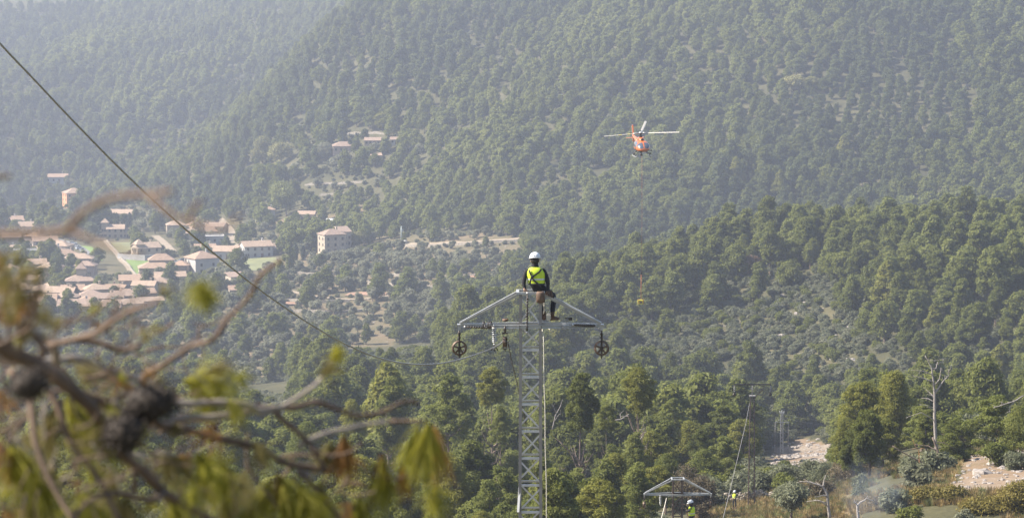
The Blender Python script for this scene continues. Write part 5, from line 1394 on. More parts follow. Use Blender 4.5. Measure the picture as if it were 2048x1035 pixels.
# boulders and stones
def rock_mesh(seed, s=1.0):
    rs = RS(seed); mb = MB(); mb.ball((0, 0, 0), (1, .8, .6), 10, 7); v = np.array(mb.v); d = v / np.linalg.norm(v, axis=1)[:, None]
    k = 1 + .28 * np.array([math.sin(3.1 * a + seed) * math.cos(2.7 * b - seed) + .6 * math.sin(5 * c + 2 * a) for a, b, c in d]); mb.v = [tuple(q) for q in v * k[:, None] * s]; mb.sm = [False] * len(mb.sm)
    return mb.mesh("limestone_rock", M_ROCK)
M_ROCK = plain("pale_limestone", (.245, .215, .19), .95, var=.3, scale=2.5, bump=.5)
ROCKS = [rock_mesh(i) for i in range(5)]
for k, (x, y, s, lab) in enumerate([(1303, 703, 2.2, "pale cliff-like boulder on the spur below the yellow box"), (1290, 722, 1.4, "smaller pale boulder under the cliff-like one"), (1565, 672, 1.4, "pale boulder in the middle of the scrub patch"), (1590, 690, 1.1, "low pale rock below the middle boulder of the scrub patch"),
        (1702, 722, 1.5, "grey slab at the foot of the spur scrub"), (1700, 656, 1.2, "rosy rock at the upper edge of the scrub patch"), (1612, 660, 1.0, "pinkish rock beside the middle boulder of the scrub patch"), (1590, 896, 1.0, "pale rock by the small grey pylon"), (1618, 890, .9, "pale rock uphill of the small grey pylon"),
        (1735, 964, .7, "white stone showing through the smoke"), (1963, 948, .9, "pale rock on the stony bank beyond the snapped trunk"), (1990, 930, .8, "upper pale rock on the stony bank beyond the snapped trunk"), (1448, 895, .9, "pale rock by the foot of the rope-crossed pine")]):
    g = ground_at(x, y, 150); o = link_mesh("limestone_rock", ROCKS[k % 5], None, g); o.scale = (s, s, s * .8); o.rotation_euler = (0, 0, k * 1.3); tag(o, lab, "rock")
def stones():
    rs = RS(55); out = []
    def fill(poly, r0, r1, sp, s0, s1, pr):
        n = int((r1 - r0) / sp)
        for j in range(n):
            y = r0 + (j + rs.rand()) * sp; h = .235 * y
            x = rs.uniform(-h, h, int(2 * h / sp)); Y = np.full(len(x), y) + rs.uniform(-.5, .5, len(x)) * sp; z = height(x, Y); px, py = project(x, Y, z)
            ok = inpoly(px, py, poly) & (rs.rand(len(x)) < pr)
            out.append(np.stack([x[ok], Y[ok], z[ok], px[ok], py[ok], rs.uniform(s0, s1, ok.sum()) ** 1.0], 1))
    fill(Z_ROCKS, 350, 640, 1.6, .12, .6, .4); fill(Z_RROCK, 150, 330, .9, .04, .28, .5); fill(Z_CLEAR, 540, 780, 3.5, .2, .9, .35); fill(Z_GRASS, 165, 262, 2.2, .05, .2, .25)
    fill(Z_FIELD1, 780, 1000, 3, .15, .4, .25); fill(Z_FIELD2, 800, 1100, 3, .15, .4, .2); fill(Z_VALLEY, 860, 1250, 7, .2, .8, .2)
    mass("loose_stones", "loose pale limestone strewn over the slopes", np.vstack(out), ROCKS, 9)
stones()
def grass():
    rs = RS(61)
    G = []
    M_DRY = leafy("dry_grass_blades", (.17, .12, .045), (.24, .17, .07), (.32, .24, .11), .4); M_GRN = leafy("green_grass_blades", (.09, .10, .03), (.13, .14, .045), (.19, .18, .07), .4)
    for i, m in enumerate((M_DRY, M_DRY, M_GRN, M_DRY)):
        n = 70; a = rs.uniform(0, 6.28, n); q = rs.rand(n) ** .5 * .32; c = np.stack([np.cos(a) * q, np.sin(a) * q, np.zeros(n)], 1)
        h = rs.uniform(.2, .5, n); tip = c + np.stack([np.cos(a) * h * .4, np.sin(a) * h * .4, h], 1); w_ = np.stack([-np.sin(a), np.cos(a), np.zeros(n)], 1) * .022
        v = np.stack([c - w_, c + w_, tip + w_ * .3, tip - w_ * .3], 1).reshape(-1, 3)
        G.append(np_mesh("grass_tuft", v, np.arange(n * 4).reshape(n, 4), [m], rs.rand(n)))
    out = []
    for y in np.arange(165, 330, .55):
        h = .235 * y + 3; x = rs.uniform(-h, h, int(2 * h / .8)); Y = y + rs.uniform(-.3, .3, len(x)); z = height(x, Y); px, py = project(x, Y, z)
        ok = ((inpoly(px, py, Z_GRASS) & (Y < 262)) | ((px > 1380) & (fbm(x / 14.0, Y / 14.0, 2) > -.22))) & ~inpoly(px, py, Z_RROCK) & (px < 2120)
        out.append(np.stack([x[ok], Y[ok], z[ok], px[ok], py[ok], rs.uniform(.5, 1.25, ok.sum())], 1))
    mass("dry_grass", "dry straw-coloured grass over the clearing", np.vstack(out), G, 10)
grass()
def tumbled_wall():
    g = [ground_at(x, y, 150) for x, y in [(1436, 1006), (1470, 1003), (1505, 1000), (1560, 996), (1625, 988)]]; rr = random.Random(4); mb = MB()
    for a, b in zip(g, g[1:]):
        n = int((b - a).length / .22)
        for i in range(n):
            p = a.lerp(b, i / n); z = H(p.x, p.y); top = .75 + .3 * math.sin(i * .35) * rr.random(); q = 0
            while q < top:
                s = rr.uniform(.16, .34); M = Matrix.Rotation(rr.uniform(0, 6), 3, 'Z') @ Matrix.Rotation(rr.uniform(-.5, .5), 3, 'X')
                mb.ball(p + Vector((rr.uniform(-.12, .12), rr.uniform(-.25, .25), z - p.z + q)), (s * .62, s * .5, s * .42), 6, 4, M); q += s * .62
        KEEP_OFF.append((a.x, a.y, 2.5)); KEEP_OFF.append(((a.x + b.x) / 2, (a.y + b.y) / 2, 2.5))
    mb.sm = [False] * len(mb.sm); tag(mb.build("dry_stone_wall", M_DRYSTONE), "low tumbled dry stone wall along the top of the clearing", "wall")
tumbled_wall()

# yellowing bushes at the near edge
for k, (x, yt, wpx, r, lab) in enumerate([(1905, 975, 90, 188, "yellowing leafy bush under the snapped trunk"), (1968, 1000, 110, 182, "broad yellow-brown bush beyond the snapped trunk, the middle one"), (2035, 965, 100, 180, "yellow-brown bush cut by the frame corner"), (1850, 1010, 80, 190, "small reddish-yellow bush beside the dark undergrowth"),
                                        (1660, 930, 90, 240, "dark rounded bush behind the bleached snag"), (1700, 925, 110, 236, "wide grey-brown bush behind the smoke"), (1630, 915, 80, 250, "green bush below the pale rocks"), (1780, 1000, 90, 190, "dull brown bush at the edge of the smoke"), (1570, 925, 70, 258, "low bush in front of the small grey pylon"),
                                        (1640, 960, 70, 226, "grey-green bush behind the round evergreen oak"), (1385, 920, 90, 232, "reddish-brown bush behind the shorter mast's far arm"), (1405, 938, 60, 228, "brown thicket between the shorter mast and the far worker")]):
    p = at(x, 1000, r); z = H(p.x, r); Ht = at(x, yt, r).z - z; W = wpx / F * r; rs = RS(900 + k)
    m = M_GORSE if k < 4 else (M_SCRUB, M_DULL, M_SCRUB, M_DULL)[k % 4] if k < 10 else M_DULL
    Ht = max(.8, Ht); lob = round_lobes(rs, Ht, W, -.1, 22)
    e = empty("bush", (p.x, r, z)); tag(e, lab, "bush"); mb = MB()
    for c in lob[:9]: c = Vector(c[:3]); mb.tube([(c.x * .1, c.y * .1, -.1), c * .6, c], [.035, .022, .008], 4)
    mb.build("stem", M_BARK, e); link_mesh("foliage", leaf_mesh("foliage", rs, lob, 4200, .12, m), e); KEEP_OFF.append((p.x, r, W * .4))

def smoke():
    c = at(1738, 985, 176); mb = MB(); mb.ball((0, 0, 0), (3.2, 2.4, 3.2), 20, 14)
    m = bpy.data.materials.new("thin_smoke"); m.use_nodes = True; nt = m.node_tree; nt.nodes.remove(nt.nodes["Principled BSDF"])
    v = nt.nodes.new("ShaderNodeVolumePrincipled"); v.inputs["Color"].default_value = (.72, .82, 1, 1); v.inputs["Anisotropy"].default_value = .2
    tc = nt.nodes.new("ShaderNodeTexCoord"); ln = nt.nodes.new("ShaderNodeVectorMath"); ln.operation = 'LENGTH'
    mp = nt.nodes.new("ShaderNodeMapping"); mp.inputs["Scale"].default_value = (.3125, .4167, .3125); nt.links.new(tc.outputs["Object"], mp.inputs[0]); nt.links.new(mp.outputs[0], ln.inputs[0])
    n = nt.nodes.new("ShaderNodeTexNoise"); n.inputs["Scale"].default_value = .8; n.inputs["Detail"].default_value = 3; nt.links.new(tc.outputs["Object"], n.inputs["Vector"])
    a = nt.nodes.new("ShaderNodeMath"); a.operation = 'SUBTRACT'; nt.links.new(n.outputs["Fac"], a.inputs[0]); b = nt.nodes.new("ShaderNodeMath"); b.operation = 'MULTIPLY'; b.inputs[1].default_value = .62
    nt.links.new(ln.outputs["Value"], b.inputs[0]); nt.links.new(b.outputs[0], a.inputs[1])
    g = nt.nodes.new("ShaderNodeMath"); g.operation = 'MULTIPLY'; g.use_clamp = True; g.inputs[1].default_value = .18; nt.links.new(a.outputs[0], g.inputs[0])
    nt.links.new(g.outputs[0], v.inputs["Density"]); nt.links.new(v.outputs[0], nt.nodes["Material Output"].inputs["Volume"])
    tag(mb.build("smoke", m, None, c), "thin bluish smoke drifting over the clearing by the small forked snag", kind="stuff")
smoke()
# ------------------------------------------------------------------ the near pine whose boughs hang into view, far out of focus
M_TWIG = plain("weathered_twig_bark", (.115, .075, .05), .85, var=.3, scale=18, bump=.3)
M_TWIGL = plain("pale_twig_bark", (.25, .205, .165), .8, var=.2, scale=18, bump=.2)
M_CONE = plain("dark_pine_cone", (.026, .017, .011), .8, var=.3, scale=40)
M_NG = leafy("yellow_green_needles", (.16, .165, .02), (.245, .235, .028), (.33, .30, .045), .5)
M_NB = leafy("browned_needles", (.18, .085, .025), (.24, .12, .035), (.30, .17, .05), .5)
M_NO = leafy("olive_brown_needles", (.13, .115, .04), (.19, .16, .055), (.25, .205, .075), .5)
def near_pine():
    R0 = 6.0
    g = Vector((-2.9, 6.6, 0)); g.z = H(g.x, g.y); e = empty("pine_tree", g); tag(e, "out-of-focus pine close by with drooping yellow-green needles and bare twigs", "tree")
    loc = lambda x, y, r: at(x, y, r) - g
    mb = MB(); rt = loc(-60, 640, R0)
    mb.tube([(0, 0, -.3), (.03, 0, .3), (.05, .02, 1.0), (.0, .05, 1.8), (-.1, .1, 3.0), (-.12, .1, 4.4)], [.20, .17, .15, .13, .10, .05], 12); mb.build("trunk", M_TWIG, e)
    def limb(pts, w0, w1, r=R0, r1=None, mat=M_TWIG, name="branch"):
        n = len(pts); r1 = r if r1 is None else r1; P = []
        pp = [loc(x, y, r + (r1 - r) * i / (n - 1)) for i, (x, y) in enumerate(pts)]
        for i in range(n - 1):
            a, b, c, d = pp[max(i - 1, 0)], pp[i], pp[i + 1], pp[min(i + 2, n - 1)]
            for k in range(4):
                t = k / 4; P.append(.5 * ((2 * b) + (c - a) * t + (2 * a - 5 * b + 4 * c - d) * t * t + (3 * b - a - 3 * c + d) * t ** 3))
        P.append(pp[-1]); m = len(P); kx = R0 / F
        rr = random.Random(int(pts[0][0] * 13 + pts[0][1])); kx = r / F; rad = [max(.5, (w0 + (w1 - w0) * i / (m - 1)) * (1 + rr.uniform(-.12, .12))) * kx for i in range(m)]
        mb = MB(); mb.tube(P, rad, 8); return mb.build(name, mat, e)
    # the limb that carries everything comes from the trunk outside the frame
    mb = MB(); mb.tube([(0.02, 0, 1.55), (.35, -.2, (rt.z + 1.55) / 2 + .1), rt], [.07, .045, .026], 8); mb.build("branch", M_TWIG, e)
    limb([(-70, 640), (0, 690), (60, 722), (115, 755), (172, 804), (214, 854), (244, 903), (290, 945), (328, 983), (382, 1014), (440, 1050)], 19, 9, 5.45, 5.9)
    limb([(-40, 700), (23, 720), (103, 722), (160, 716), (210, 739), (275, 758), (330, 790)], 10, 6, 5.8, 6.1, M_TWIGL)
    limb([(190, 750), (229, 758), (298, 789), (366, 806), (439, 804), (500, 812), (526, 827), (565, 812), (610, 785), (640, 760), (664, 724)], 9, 4, 6.0, 6.3, M_TWIGL)
    limb([(300, 856), (324, 848), (362, 836), (427, 833), (496, 823), (560, 812)], 8, 5, 6.0, 6.2, M_TWIGL)
    limb([(130, 770), (172, 793), (237, 819), (324, 850), (382, 861), (439, 877), (488, 886), (526, 900), (564, 922), (603, 932), (664, 940)], 11, 6, 5.9, 6.3)
    limb([(440, 806), (500, 812), (584, 815), (633, 804), (679, 819), (717, 831), (767, 823), (805, 804), (838, 804)], 7, 4, 6.2, 6.6)
    limb([(600, 890), (618, 880), (656, 865), (698, 857), (725, 850), (780, 842)], 7, 4, 6.2, 6.4, M_TWIGL)
    limb([(545, 815), (565, 838), (603, 869), (633, 907), (650, 940)], 7, 5, 6.2)
    limb([(285, 770), (290, 750), (324, 731), (382, 693), (427, 678), (454, 640), (500, 592), (520, 552), (562, 520)], 6.5, 4, 6.0, 5.6, M_TWIG)
    limb([(-30, 470), (60, 466), (130, 460), (170, 422), (230, 394), (300, 388), (345, 382)], 9, 5, 3.5, 3.3)
    limb([(120, 462), (150, 465), (200, 486), (245, 500), (285, 512)], 6, 4, 3.5, 3.4)
    limb([(298, 392), (330, 418), (368, 440), (392, 412), (402, 402)], 6, 4, 3.3, 3.2)
    limb([(368, 440), (410, 452), (450, 455), (480, 432)], 5, 3, 3.3, 3.1)
    limb([(-30, 352), (0, 354), (22, 352)], 6, 4, 4.2)
    limb([(0, 620), (23, 640), (69, 663), (107, 690), (112, 722)], 10, 9, 5.6, 5.8, M_TWIGL)
    limb([(100, 690), (164, 674), (198, 663), (225, 644), (260, 622), (320, 602)], 8, 4, 5.6, 5.2)
    limb([(150, 678), (185, 682), (214, 690), (244, 701), (282, 690)], 8, 6, 5.6)
    limb([(0, 640), (40, 650), (90, 700), (60, 730)], 8, 6, 5.7)
    limb([(215, 800), (229, 820), (244, 884), (267, 926), (270, 980)], 9, 6, 5.9)
    limb([(596, 940), (640, 985), (690, 1050)], 7, 5, 6.2)
    limb([(330, 985), (300, 1000), (240, 985), (180, 1000), (140, 1045)], 7, 4, 5.8, 5.5)
    limb([(20, 740), (60, 800), (70, 880), (100, 960), (150, 1045)], 8, 5, 5.7, 5.5)
    limb([(60, 730), (110, 800), (140, 880), (200, 960), (240, 1045)], 8, 5, 5.7, 5.6)
    limb([(780, 842), (850, 842)], 4, 3, 6.4)
    rr = random.Random(5)
    for k in range(64):                                     # fine twigs in the thick of the bough
        x, y = rr.uniform(-20, 330), rr.uniform(640, 1010); a = rr.uniform(-.6, 2.2); L = rr.uniform(60, 150); pts = [(x, y)]
        for q in range(3): a += rr.uniform(-.5, .5); pts.append((pts[-1][0] + math.cos(a) * L / 3, pts[-1][1] + math.sin(a) * L / 3))
        limb(pts, rr.uniform(2, 4.5), 1.4, rr.uniform(5.4, 6.2), None, M_TWIG if k % 3 else M_TWIGL, "twig")
    for k in range(26):
        x, y = rr.uniform(330, 760), rr.uniform(850, 1010); a = rr.uniform(.2, 2.0); L = rr.uniform(60, 130); pts = [(x, y)]
        for q in range(3): a += rr.uniform(-.5, .5); pts.append((pts[-1][0] + math.cos(a) * L / 3, pts[-1][1] + math.sin(a) * L / 3))
        limb(pts, rr.uniform(3, 5), 2, rr.uniform(6.0, 6.5), None, M_TWIG, "twig")
    # needles: tufts of thin blades that droop from a twig end
    def tuft(x, y, ang, L, spread, n, mat, r=6.1, seed=0):
        n = int(n * .6); spread *= 1.25; L *= .88; rs = RS(seed + int(x * 3 + y)); k = r / F; base = np.array(loc(x, y, r)); a = R(ang)
        d0 = np.array([math.cos(a), 0, -math.sin(a)])
        d = d0 + rs.normal(size=(n, 3)) * spread; d /= np.linalg.norm(d, axis=1)[:, None]
        ln = L * k * rs.uniform(.6, 1.05, n); st = base + d0 * (L * k * .45) * rs.rand(n)[:, None] * .8
        mid = st + d * ln[:, None] * .55; end = st + d * ln[:, None] + np.array([0, 0, -1]) * (ln * .16)[:, None]
        sd = np.cross(d, rs.normal(size=(n, 3))); sd /= np.linalg.norm(sd, axis=1)[:, None]; sd *= .0011
        v = np.stack([st - sd, st + sd, mid + sd, mid - sd, mid - sd, mid + sd, end + sd * .3, end - sd * .3], 1).reshape(-1, 3)
        link_mesh("needle_tuft", np_mesh("needle_tuft", v, np.arange(n * 8).reshape(-1, 4), [mat], np.repeat(rs.rand(n), 2)), e)
    for (x, y, ang, L, s, n, m, r) in [(856, 838, 95, 128, .24, 420, M_NG, 6.3), (838, 846, 103, 105, .22, 200, M_NG, 6.3), (868, 845, 84, 120, .16, 150, M_NB, 6.35), (560, 950, 75, 130, .36, 420, M_NG, 6.1), (600, 965, 60, 120, .34, 300, M_NG, 6.1), (540, 960, 110, 100, .3, 220, M_NG, 6.1), (555, 940, 85, 70, .2, 140, M_NB, 6.1),
        (765, 912, 92, 110, .26, 320, M_NG, 6.3), (762, 905, 90, 60, .2, 160, M_NB, 6.3), (688, 866, 92, 95, .26, 320, M_NB, 6.3), (670, 880, 120, 80, .3, 160, M_NO, 6.3), (806, 925, 88, 70, .2, 160, M_NB, 6.3), (640, 960, 80, 110, .3, 160, M_NO, 6.2), (720, 990, 90, 80, .4, 200, M_NG, 6.3), (870, 960, 90, 90, .4, 140, M_NG, 6.4),
        (365, 760, 8, 120, .32, 330, M_NG, 6.2), (380, 775, 50, 80, .3, 180, M_NG, 6.2), (400, 750, -15, 80, .3, 120, M_NO, 6.2), (130, 790, 60, 150, .26, 360, M_NG, 5.8), (170, 850, 40, 100, .22, 300, M_NG, 5.8), (110, 810, 100, 110, .35, 200, M_NO, 5.8), (20, 890, 70, 130, .4, 380, M_NG, 5.6), (0, 880, 85, 90, .3, 200, M_NB, 5.6), (60, 950, 60, 110, .4, 300, M_NG, 5.6),
        (390, 905, 60, 120, .45, 300, M_NG, 6.0), (450, 920, 90, 110, .4, 260, M_NG, 6.1), (320, 900, 45, 100, .4, 220, M_NO, 6.0), (340, 1000, 70, 100, .45, 280, M_NG, 5.9), (250, 990, 90, 100, .5, 220, M_NO, 5.8), (160, 980, 80, 100, .5, 220, M_NG, 5.7), (450, 1000, 80, 90, .45, 220, M_NO, 6.1), (505, 880, 60, 70, .4, 120, M_NO, 6.1),
        (398, 560, 75, 66, .55, 220, M_NG, 3.9), (664, 726, -60, 50, .45, 160, M_NG, 5.8), (640, 752, -40, 60, .5, 120, M_NO, 5.8), (150, 735, 30, 70, .5, 160, M_NO, 5.9), (230, 930, 100, 100, .4, 160, M_NO, 5.9), (60, 1000, 80, 90, .5, 220, M_NO, 5.6), (700, 1000, 100, 70, .5, 120, M_NB, 6.3), (500, 1010, 90, 60, .5, 140, M_NG, 6.1)]:
        tuft(x, y, ang, L, s, n, m, r)
    for k in range(60):                                     # a tangle of thin dry twigs
        x, y = rr.uniform(-20, 260), rr.uniform(600, 1030); a = rr.uniform(-.9, 2.4); L = rr.uniform(40, 130); pts = [(x, y)]
        for q in range(4): a += rr.uniform(-.6, .6); pts.append((pts[-1][0] + math.cos(a) * L / 4, pts[-1][1] + math.sin(a) * L / 4))
        limb(pts, rr.uniform(1.6, 3.4), 1, rr.uniform(5.3, 6.2), None, M_TWIG, "twig")
        if k % 2: tuft(*pts[-1], math.degrees(a), rr.uniform(22, 45), .6, 40, (M_NO, M_NG, M_NO, M_NB)[k // 2 % 4], 5.8, k)
    for k in range(80):                                     # more of it farther along the bough, thinner and sharper
        x, y = rr.uniform(-20, 420), rr.uniform(640, 1035); a = rr.uniform(-1.0, 2.4); L = rr.uniform(40, 150); pts = [(x, y)]
        for q in range(4): a += rr.uniform(-.6, .6); pts.append((pts[-1][0] + math.cos(a) * L / 4, pts[-1][1] + math.sin(a) * L / 4))
        limb(pts, rr.uniform(1.4, 3.0), .9, rr.uniform(6.3, 7.6), None, M_TWIG if k % 4 else M_TWIGL, "twig")
    for k in range(26):                                     # the browned cluster at the frame edge
        tuft(rr.uniform(-10, 85), rr.uniform(515, 660), rr.uniform(0, 360), rr.uniform(30, 55), .6, 60, M_NO if k % 5 else M_NB, rr.uniform(4.9, 5.4), k)
    for k in range(9): limb([(rr.uniform(-20, 60), rr.uniform(560, 700)), (rr.uniform(10, 80), rr.uniform(540, 640)), (rr.uniform(20, 95), rr.uniform(520, 600))], 4, 2, 5.2, 5.0, M_TWIG, "twig")
    for k in range(40): tuft(rr.uniform(-10, 500), rr.uniform(740, 1030), rr.uniform(20, 150), rr.uniform(40, 90), .5, 60, (M_NO, M_NG, M_NB, M_NO)[k % 4], rr.uniform(5.5, 6.3), 50 + k)
    def cone(x, y, wx, wy, ang, r=6.05):
        c = loc(x, y, r); k = r / F; mb = MB(); A = Matrix.Rotation(R(-ang), 3, 'Y')
        mb.ball(c, (wx * k * .92, wy * k * .92, wy * k * .92), 16, 10, A)
        for i in range(80):
            t = i / 80; ph = i * 2.4; xx = (2 * t - 1) * .95; q = math.sqrt(max(0, 1 - xx * xx)); d = Vector((xx * wx, q * wy * math.cos(ph), q * wy * math.sin(ph))) * k * rr.uniform(.95, 1.22)
            mb.ball(c + A @ d, (wx * k * .11, wy * k * .13, wy * k * .13), 6, 4, A)
        mb.build("pine_cone", M_CONE, e)
    cone(300, 806, 58, 36, 8, 5.5); cone(248, 866, 46, 37, 50, 5.45); cone(58, 768, 40, 30, 20, 5.3)
near_pine()
# ------------------------------------------------------------------ where plants stand
# things that have to stay in sight: (x0, y0, x1, y1, distance)
PROT = [(505, 290, 588, 322, ground_at(545, 331, 1000).y + 2), (682, 455, 736, 490, ground_at(712, 495, 1000).y + 2), (536, 356, 612, 434, 1300), (640, 462, 690, 506, 1150), (1538, 815, 1590, 912, 560), (1560, 880, 1650, 930, 545), (1450, 970, 1490, 1004, 236), (1420, 1000, 1670, 1060, 222), (1470, 880, 1530, 1000, 238),
        (478, 738, 572, 778, 830), (1170, 635, 1640, 728, 575), (700, 640, 860, 690, 940), (1826, 705, 1902, 820, 230), (800, 480, 1040, 494, 1190), (600, 500, 720, 515, 1180), (1500, 990, 1600, 1002, 232)]

def scatter():
    rs = RS(11)
    out = {k: [] for k in ("pine", "olive", "shrub")}
    def cand(r0, r1, sp, half):
        ny = int((r1 - r0) / sp)
        res = []
        for j in range(ny):
            y = r0 + (j + .5) * sp
            h = half * y + 12
            n = int(2 * h / sp)
            x = -h + (np.arange(n) + .5 + (j % 2) * .5) * sp
            res.append(np.stack([x + rs.uniform(-.45, .45, n) * sp, y + rs.uniform(-.45, .45, n) * sp], 1))
        P = np.vstack(res); Z = height(P[:, 0], P[:, 1])
        px, py = project(P[:, 0], P[:, 1], Z)
        return P[:, 0], P[:, 1], Z, px, py
    def zone(X, Y, px, py):
        """odds of pine, olive, shrub at every point"""
        n = len(X); p = np.zeros((n, 3))
        patch = fbm(X / 38.0 + 3, Y / 38.0, 2)
        p[:] = (.8, .02, .12)
        near = Y < 600
        p[near] = np.where(patch[near, None] > -.10, (.72, .0, .2), (.26, .02, .6))
        nr = (Y < 222) & (px > 1250); p[nr] = (.0, .0, .55)
        nr = (Y < 330) & (px > 1040) & (px < 1700) & (Y > 200); p[nr] = np.where(patch[nr, None] > .05, (.5, .0, .4), (.2, .0, .65))
        spur = (Y >= 560) & (Y < 840) & (px > 560)
        p[spur] = np.where(patch[spur, None] > -.30, (.86, .0, .1), (.5, .0, .4))
        left = (Y >= 480) & (Y < 860) & (px < 590)
        p[left] = np.where(patch[left, None] > .06, (.55, .05, .3), (.14, .16, .5))
        cl = inpoly(px, py, Z_CLEAR) & (Y > 540) & (Y < 780)
        p[cl] = np.where(patch[cl, None] > .22, (.3, .0, .6), (.045, .0, .88))
        val = inpoly(px, py, Z_VALLEY) & (Y > 840)
        pt2 = fbm(X / 26.0 + 31, Y / 50.0, 2)
        p[val] = np.where(pt2[val, None] > .12, (.10, .32, .40), np.where(pt2[val, None] > -.18, (.06, .46, .38), (.02, .22, .3)))
        hill_low = (Y > 1050) & (Y < 1260) & (px > 1000)
        p[hill_low] = (.75, .05, .15)
        vil = inpoly(px, py, Z_VILLAGE) & (Y > 1000)
        p[vil] = np.where(pt2[vil, None] > .0, (.26, .28, .36), (.08, .2, .42))
        est = inpoly(px, py, Z_ESTATE) & (Y > 1100)
        p[est] = (.45, .3, .2)
        far = (Y > 1260) & ~vil & ~est
        gap = fbm(X / 55.0 + 77, Y / 80.0, 2)
        p[far] = np.where(gap[far, None] > -.26, (.93, .01, .05), (.6, .05, .3))
        for f in (Z_FIELD1, Z_FIELD2):
            q = inpoly(px, py, f) & (Y > 800); p[q] = (.0, .10, .3)
        rk = inpoly(px, py, Z_ROCKS) & (Y > 350) & (Y < 640); p[rk] = (0, 0, .03)
        gr = inpoly(px, py, Z_GRASS) & (Y < 262); p[gr] = (0, 0, .0)
        rr = inpoly(px, py, Z_RROCK) & (Y < 330); p[rr] = (.04, 0, .5)
        return p
    for (r0, r1, sp, half, kinds) in ((168, 345, 5.6, .235, 1), (345, 860, 6.2, .235, 1), (860, 1260, 5.6, .235, 1), (1260, 2500, 7.8, .23, 1)):
        X, Y, Z, px, py = cand(r0, r1, sp, half)
        ok = (py > -75) & (px > -120) & (px < 2170)
        for kx, ky, kr in KEEP_OFF: ok &= (X - kx) ** 2 + (Y - ky) ** 2 > kr * kr
        X, Y, Z, px, py = (a[ok] for a in (X, Y, Z, px, py))
        p = zone(X, Y, px, py); u = rs.rand(len(X)); c = np.cumsum(p, 1)
        kind = np.where(u < c[:, 0], 0, np.where(u < c[:, 1], 1, np.where(u < c[:, 2], 2, 3)))
        big = fbm(X / 24.0 + 50, Y / 24.0, 2)
        for k, name in enumerate(("pine", "olive", "shrub")):
            i = kind == k
            s = np.clip(.96 + .6 * big[i] + rs.normal(size=i.sum()) * .17, .5, 1.45)
            if r0 < 200: s = s * .72
            if r0 == 345 and k == 0: s = s * 1.14
            if r0 > 1200: s = s * (1.08 + .5 * fbm(X[i] / 90.0 + 8, Y[i] / 140.0, 2))
            out[name].append(np.stack([X[i], Y[i], Z[i], px[i], py[i], s], 1))
    # low scrub between the trees on the open slopes
    X, Y, Z, px, py = cand(175, 900, 2.9, .235)
    cl = (inpoly(px, py, Z_CLEAR) & (Y > 540) & (Y < 780)) | ((Y < 420) & (fbm(X / 38.0 + 3, Y / 38.0, 2) < .0)) | ((px < 590) & (Y > 450)) | ((Y > 540) & (px > 560) & (rs.rand(len(X)) < .85))
    cl &= ~(inpoly(px, py, Z_GRASS) & (Y < 262)) & ~inpoly(px, py, Z_ROCKS) & ~(inpoly(px, py, Z_RROCK) & (Y < 330)) & ~(inpoly(px, py, Z_FIELD1) & (Y > 780))
    cl &= rs.rand(len(X)) < .9
    for kx, ky, kr in KEEP_OFF: cl &= (X - kx) ** 2 + (Y - ky) ** 2 > kr * kr
    out["shrub"].append(np.stack([X[cl], Y[cl], Z[cl], px[cl], py[cl], rs.uniform(.5, 1.3, cl.sum())], 1))
    X, Y, Z, px, py = cand(860, 1750, 3.5, .235)
    cl = (((inpoly(px, py, Z_VALLEY) | inpoly(px, py, Z_VILLAGE)) & (Y < 1330)) | inpoly(px, py, Z_ESTATE)) & (rs.rand(len(X)) < .52) & (fbm(X / 26.0 + 31, Y / 50.0, 2) > -.3)
    for f in (Z_FIELD1, Z_FIELD2): cl &= ~inpoly(px, py, f)
    for kx, ky, kr in KEEP_OFF: cl &= (X - kx) ** 2 + (Y - ky) ** 2 > kr * kr
    out["shrub"].append(np.stack([X[cl], Y[cl], Z[cl], px[cl], py[cl], rs.uniform(.5, 1.1, cl.sum())], 1))
    res = {}
    for k, ls in out.items():
        A = np.vstack(ls)
        hgt = {"pine": 9.0, "olive": 4.2, "shrub": 1.9}[k] * A[:, 5]; wid = {"pine": 6.0, "olive": 4.8, "shrub": 2.8}[k] * A[:, 5]
        top = A[:, 4] - hgt * F / A[:, 1]; hw = wid / 2 * F / A[:, 1]
        bad = np.zeros(len(A), bool)
        for x0, y0, x1, y1, r in PROT:
            bad |= (A[:, 1] < r) & (A[:, 3] + hw > x0) & (A[:, 3] - hw < x1) & (top < y1) & (A[:, 4] > y0)
        if k == "pine": bad |= (A[:, 1] < 345) & (top < 792)
        res[k] = A[~bad]
    return res

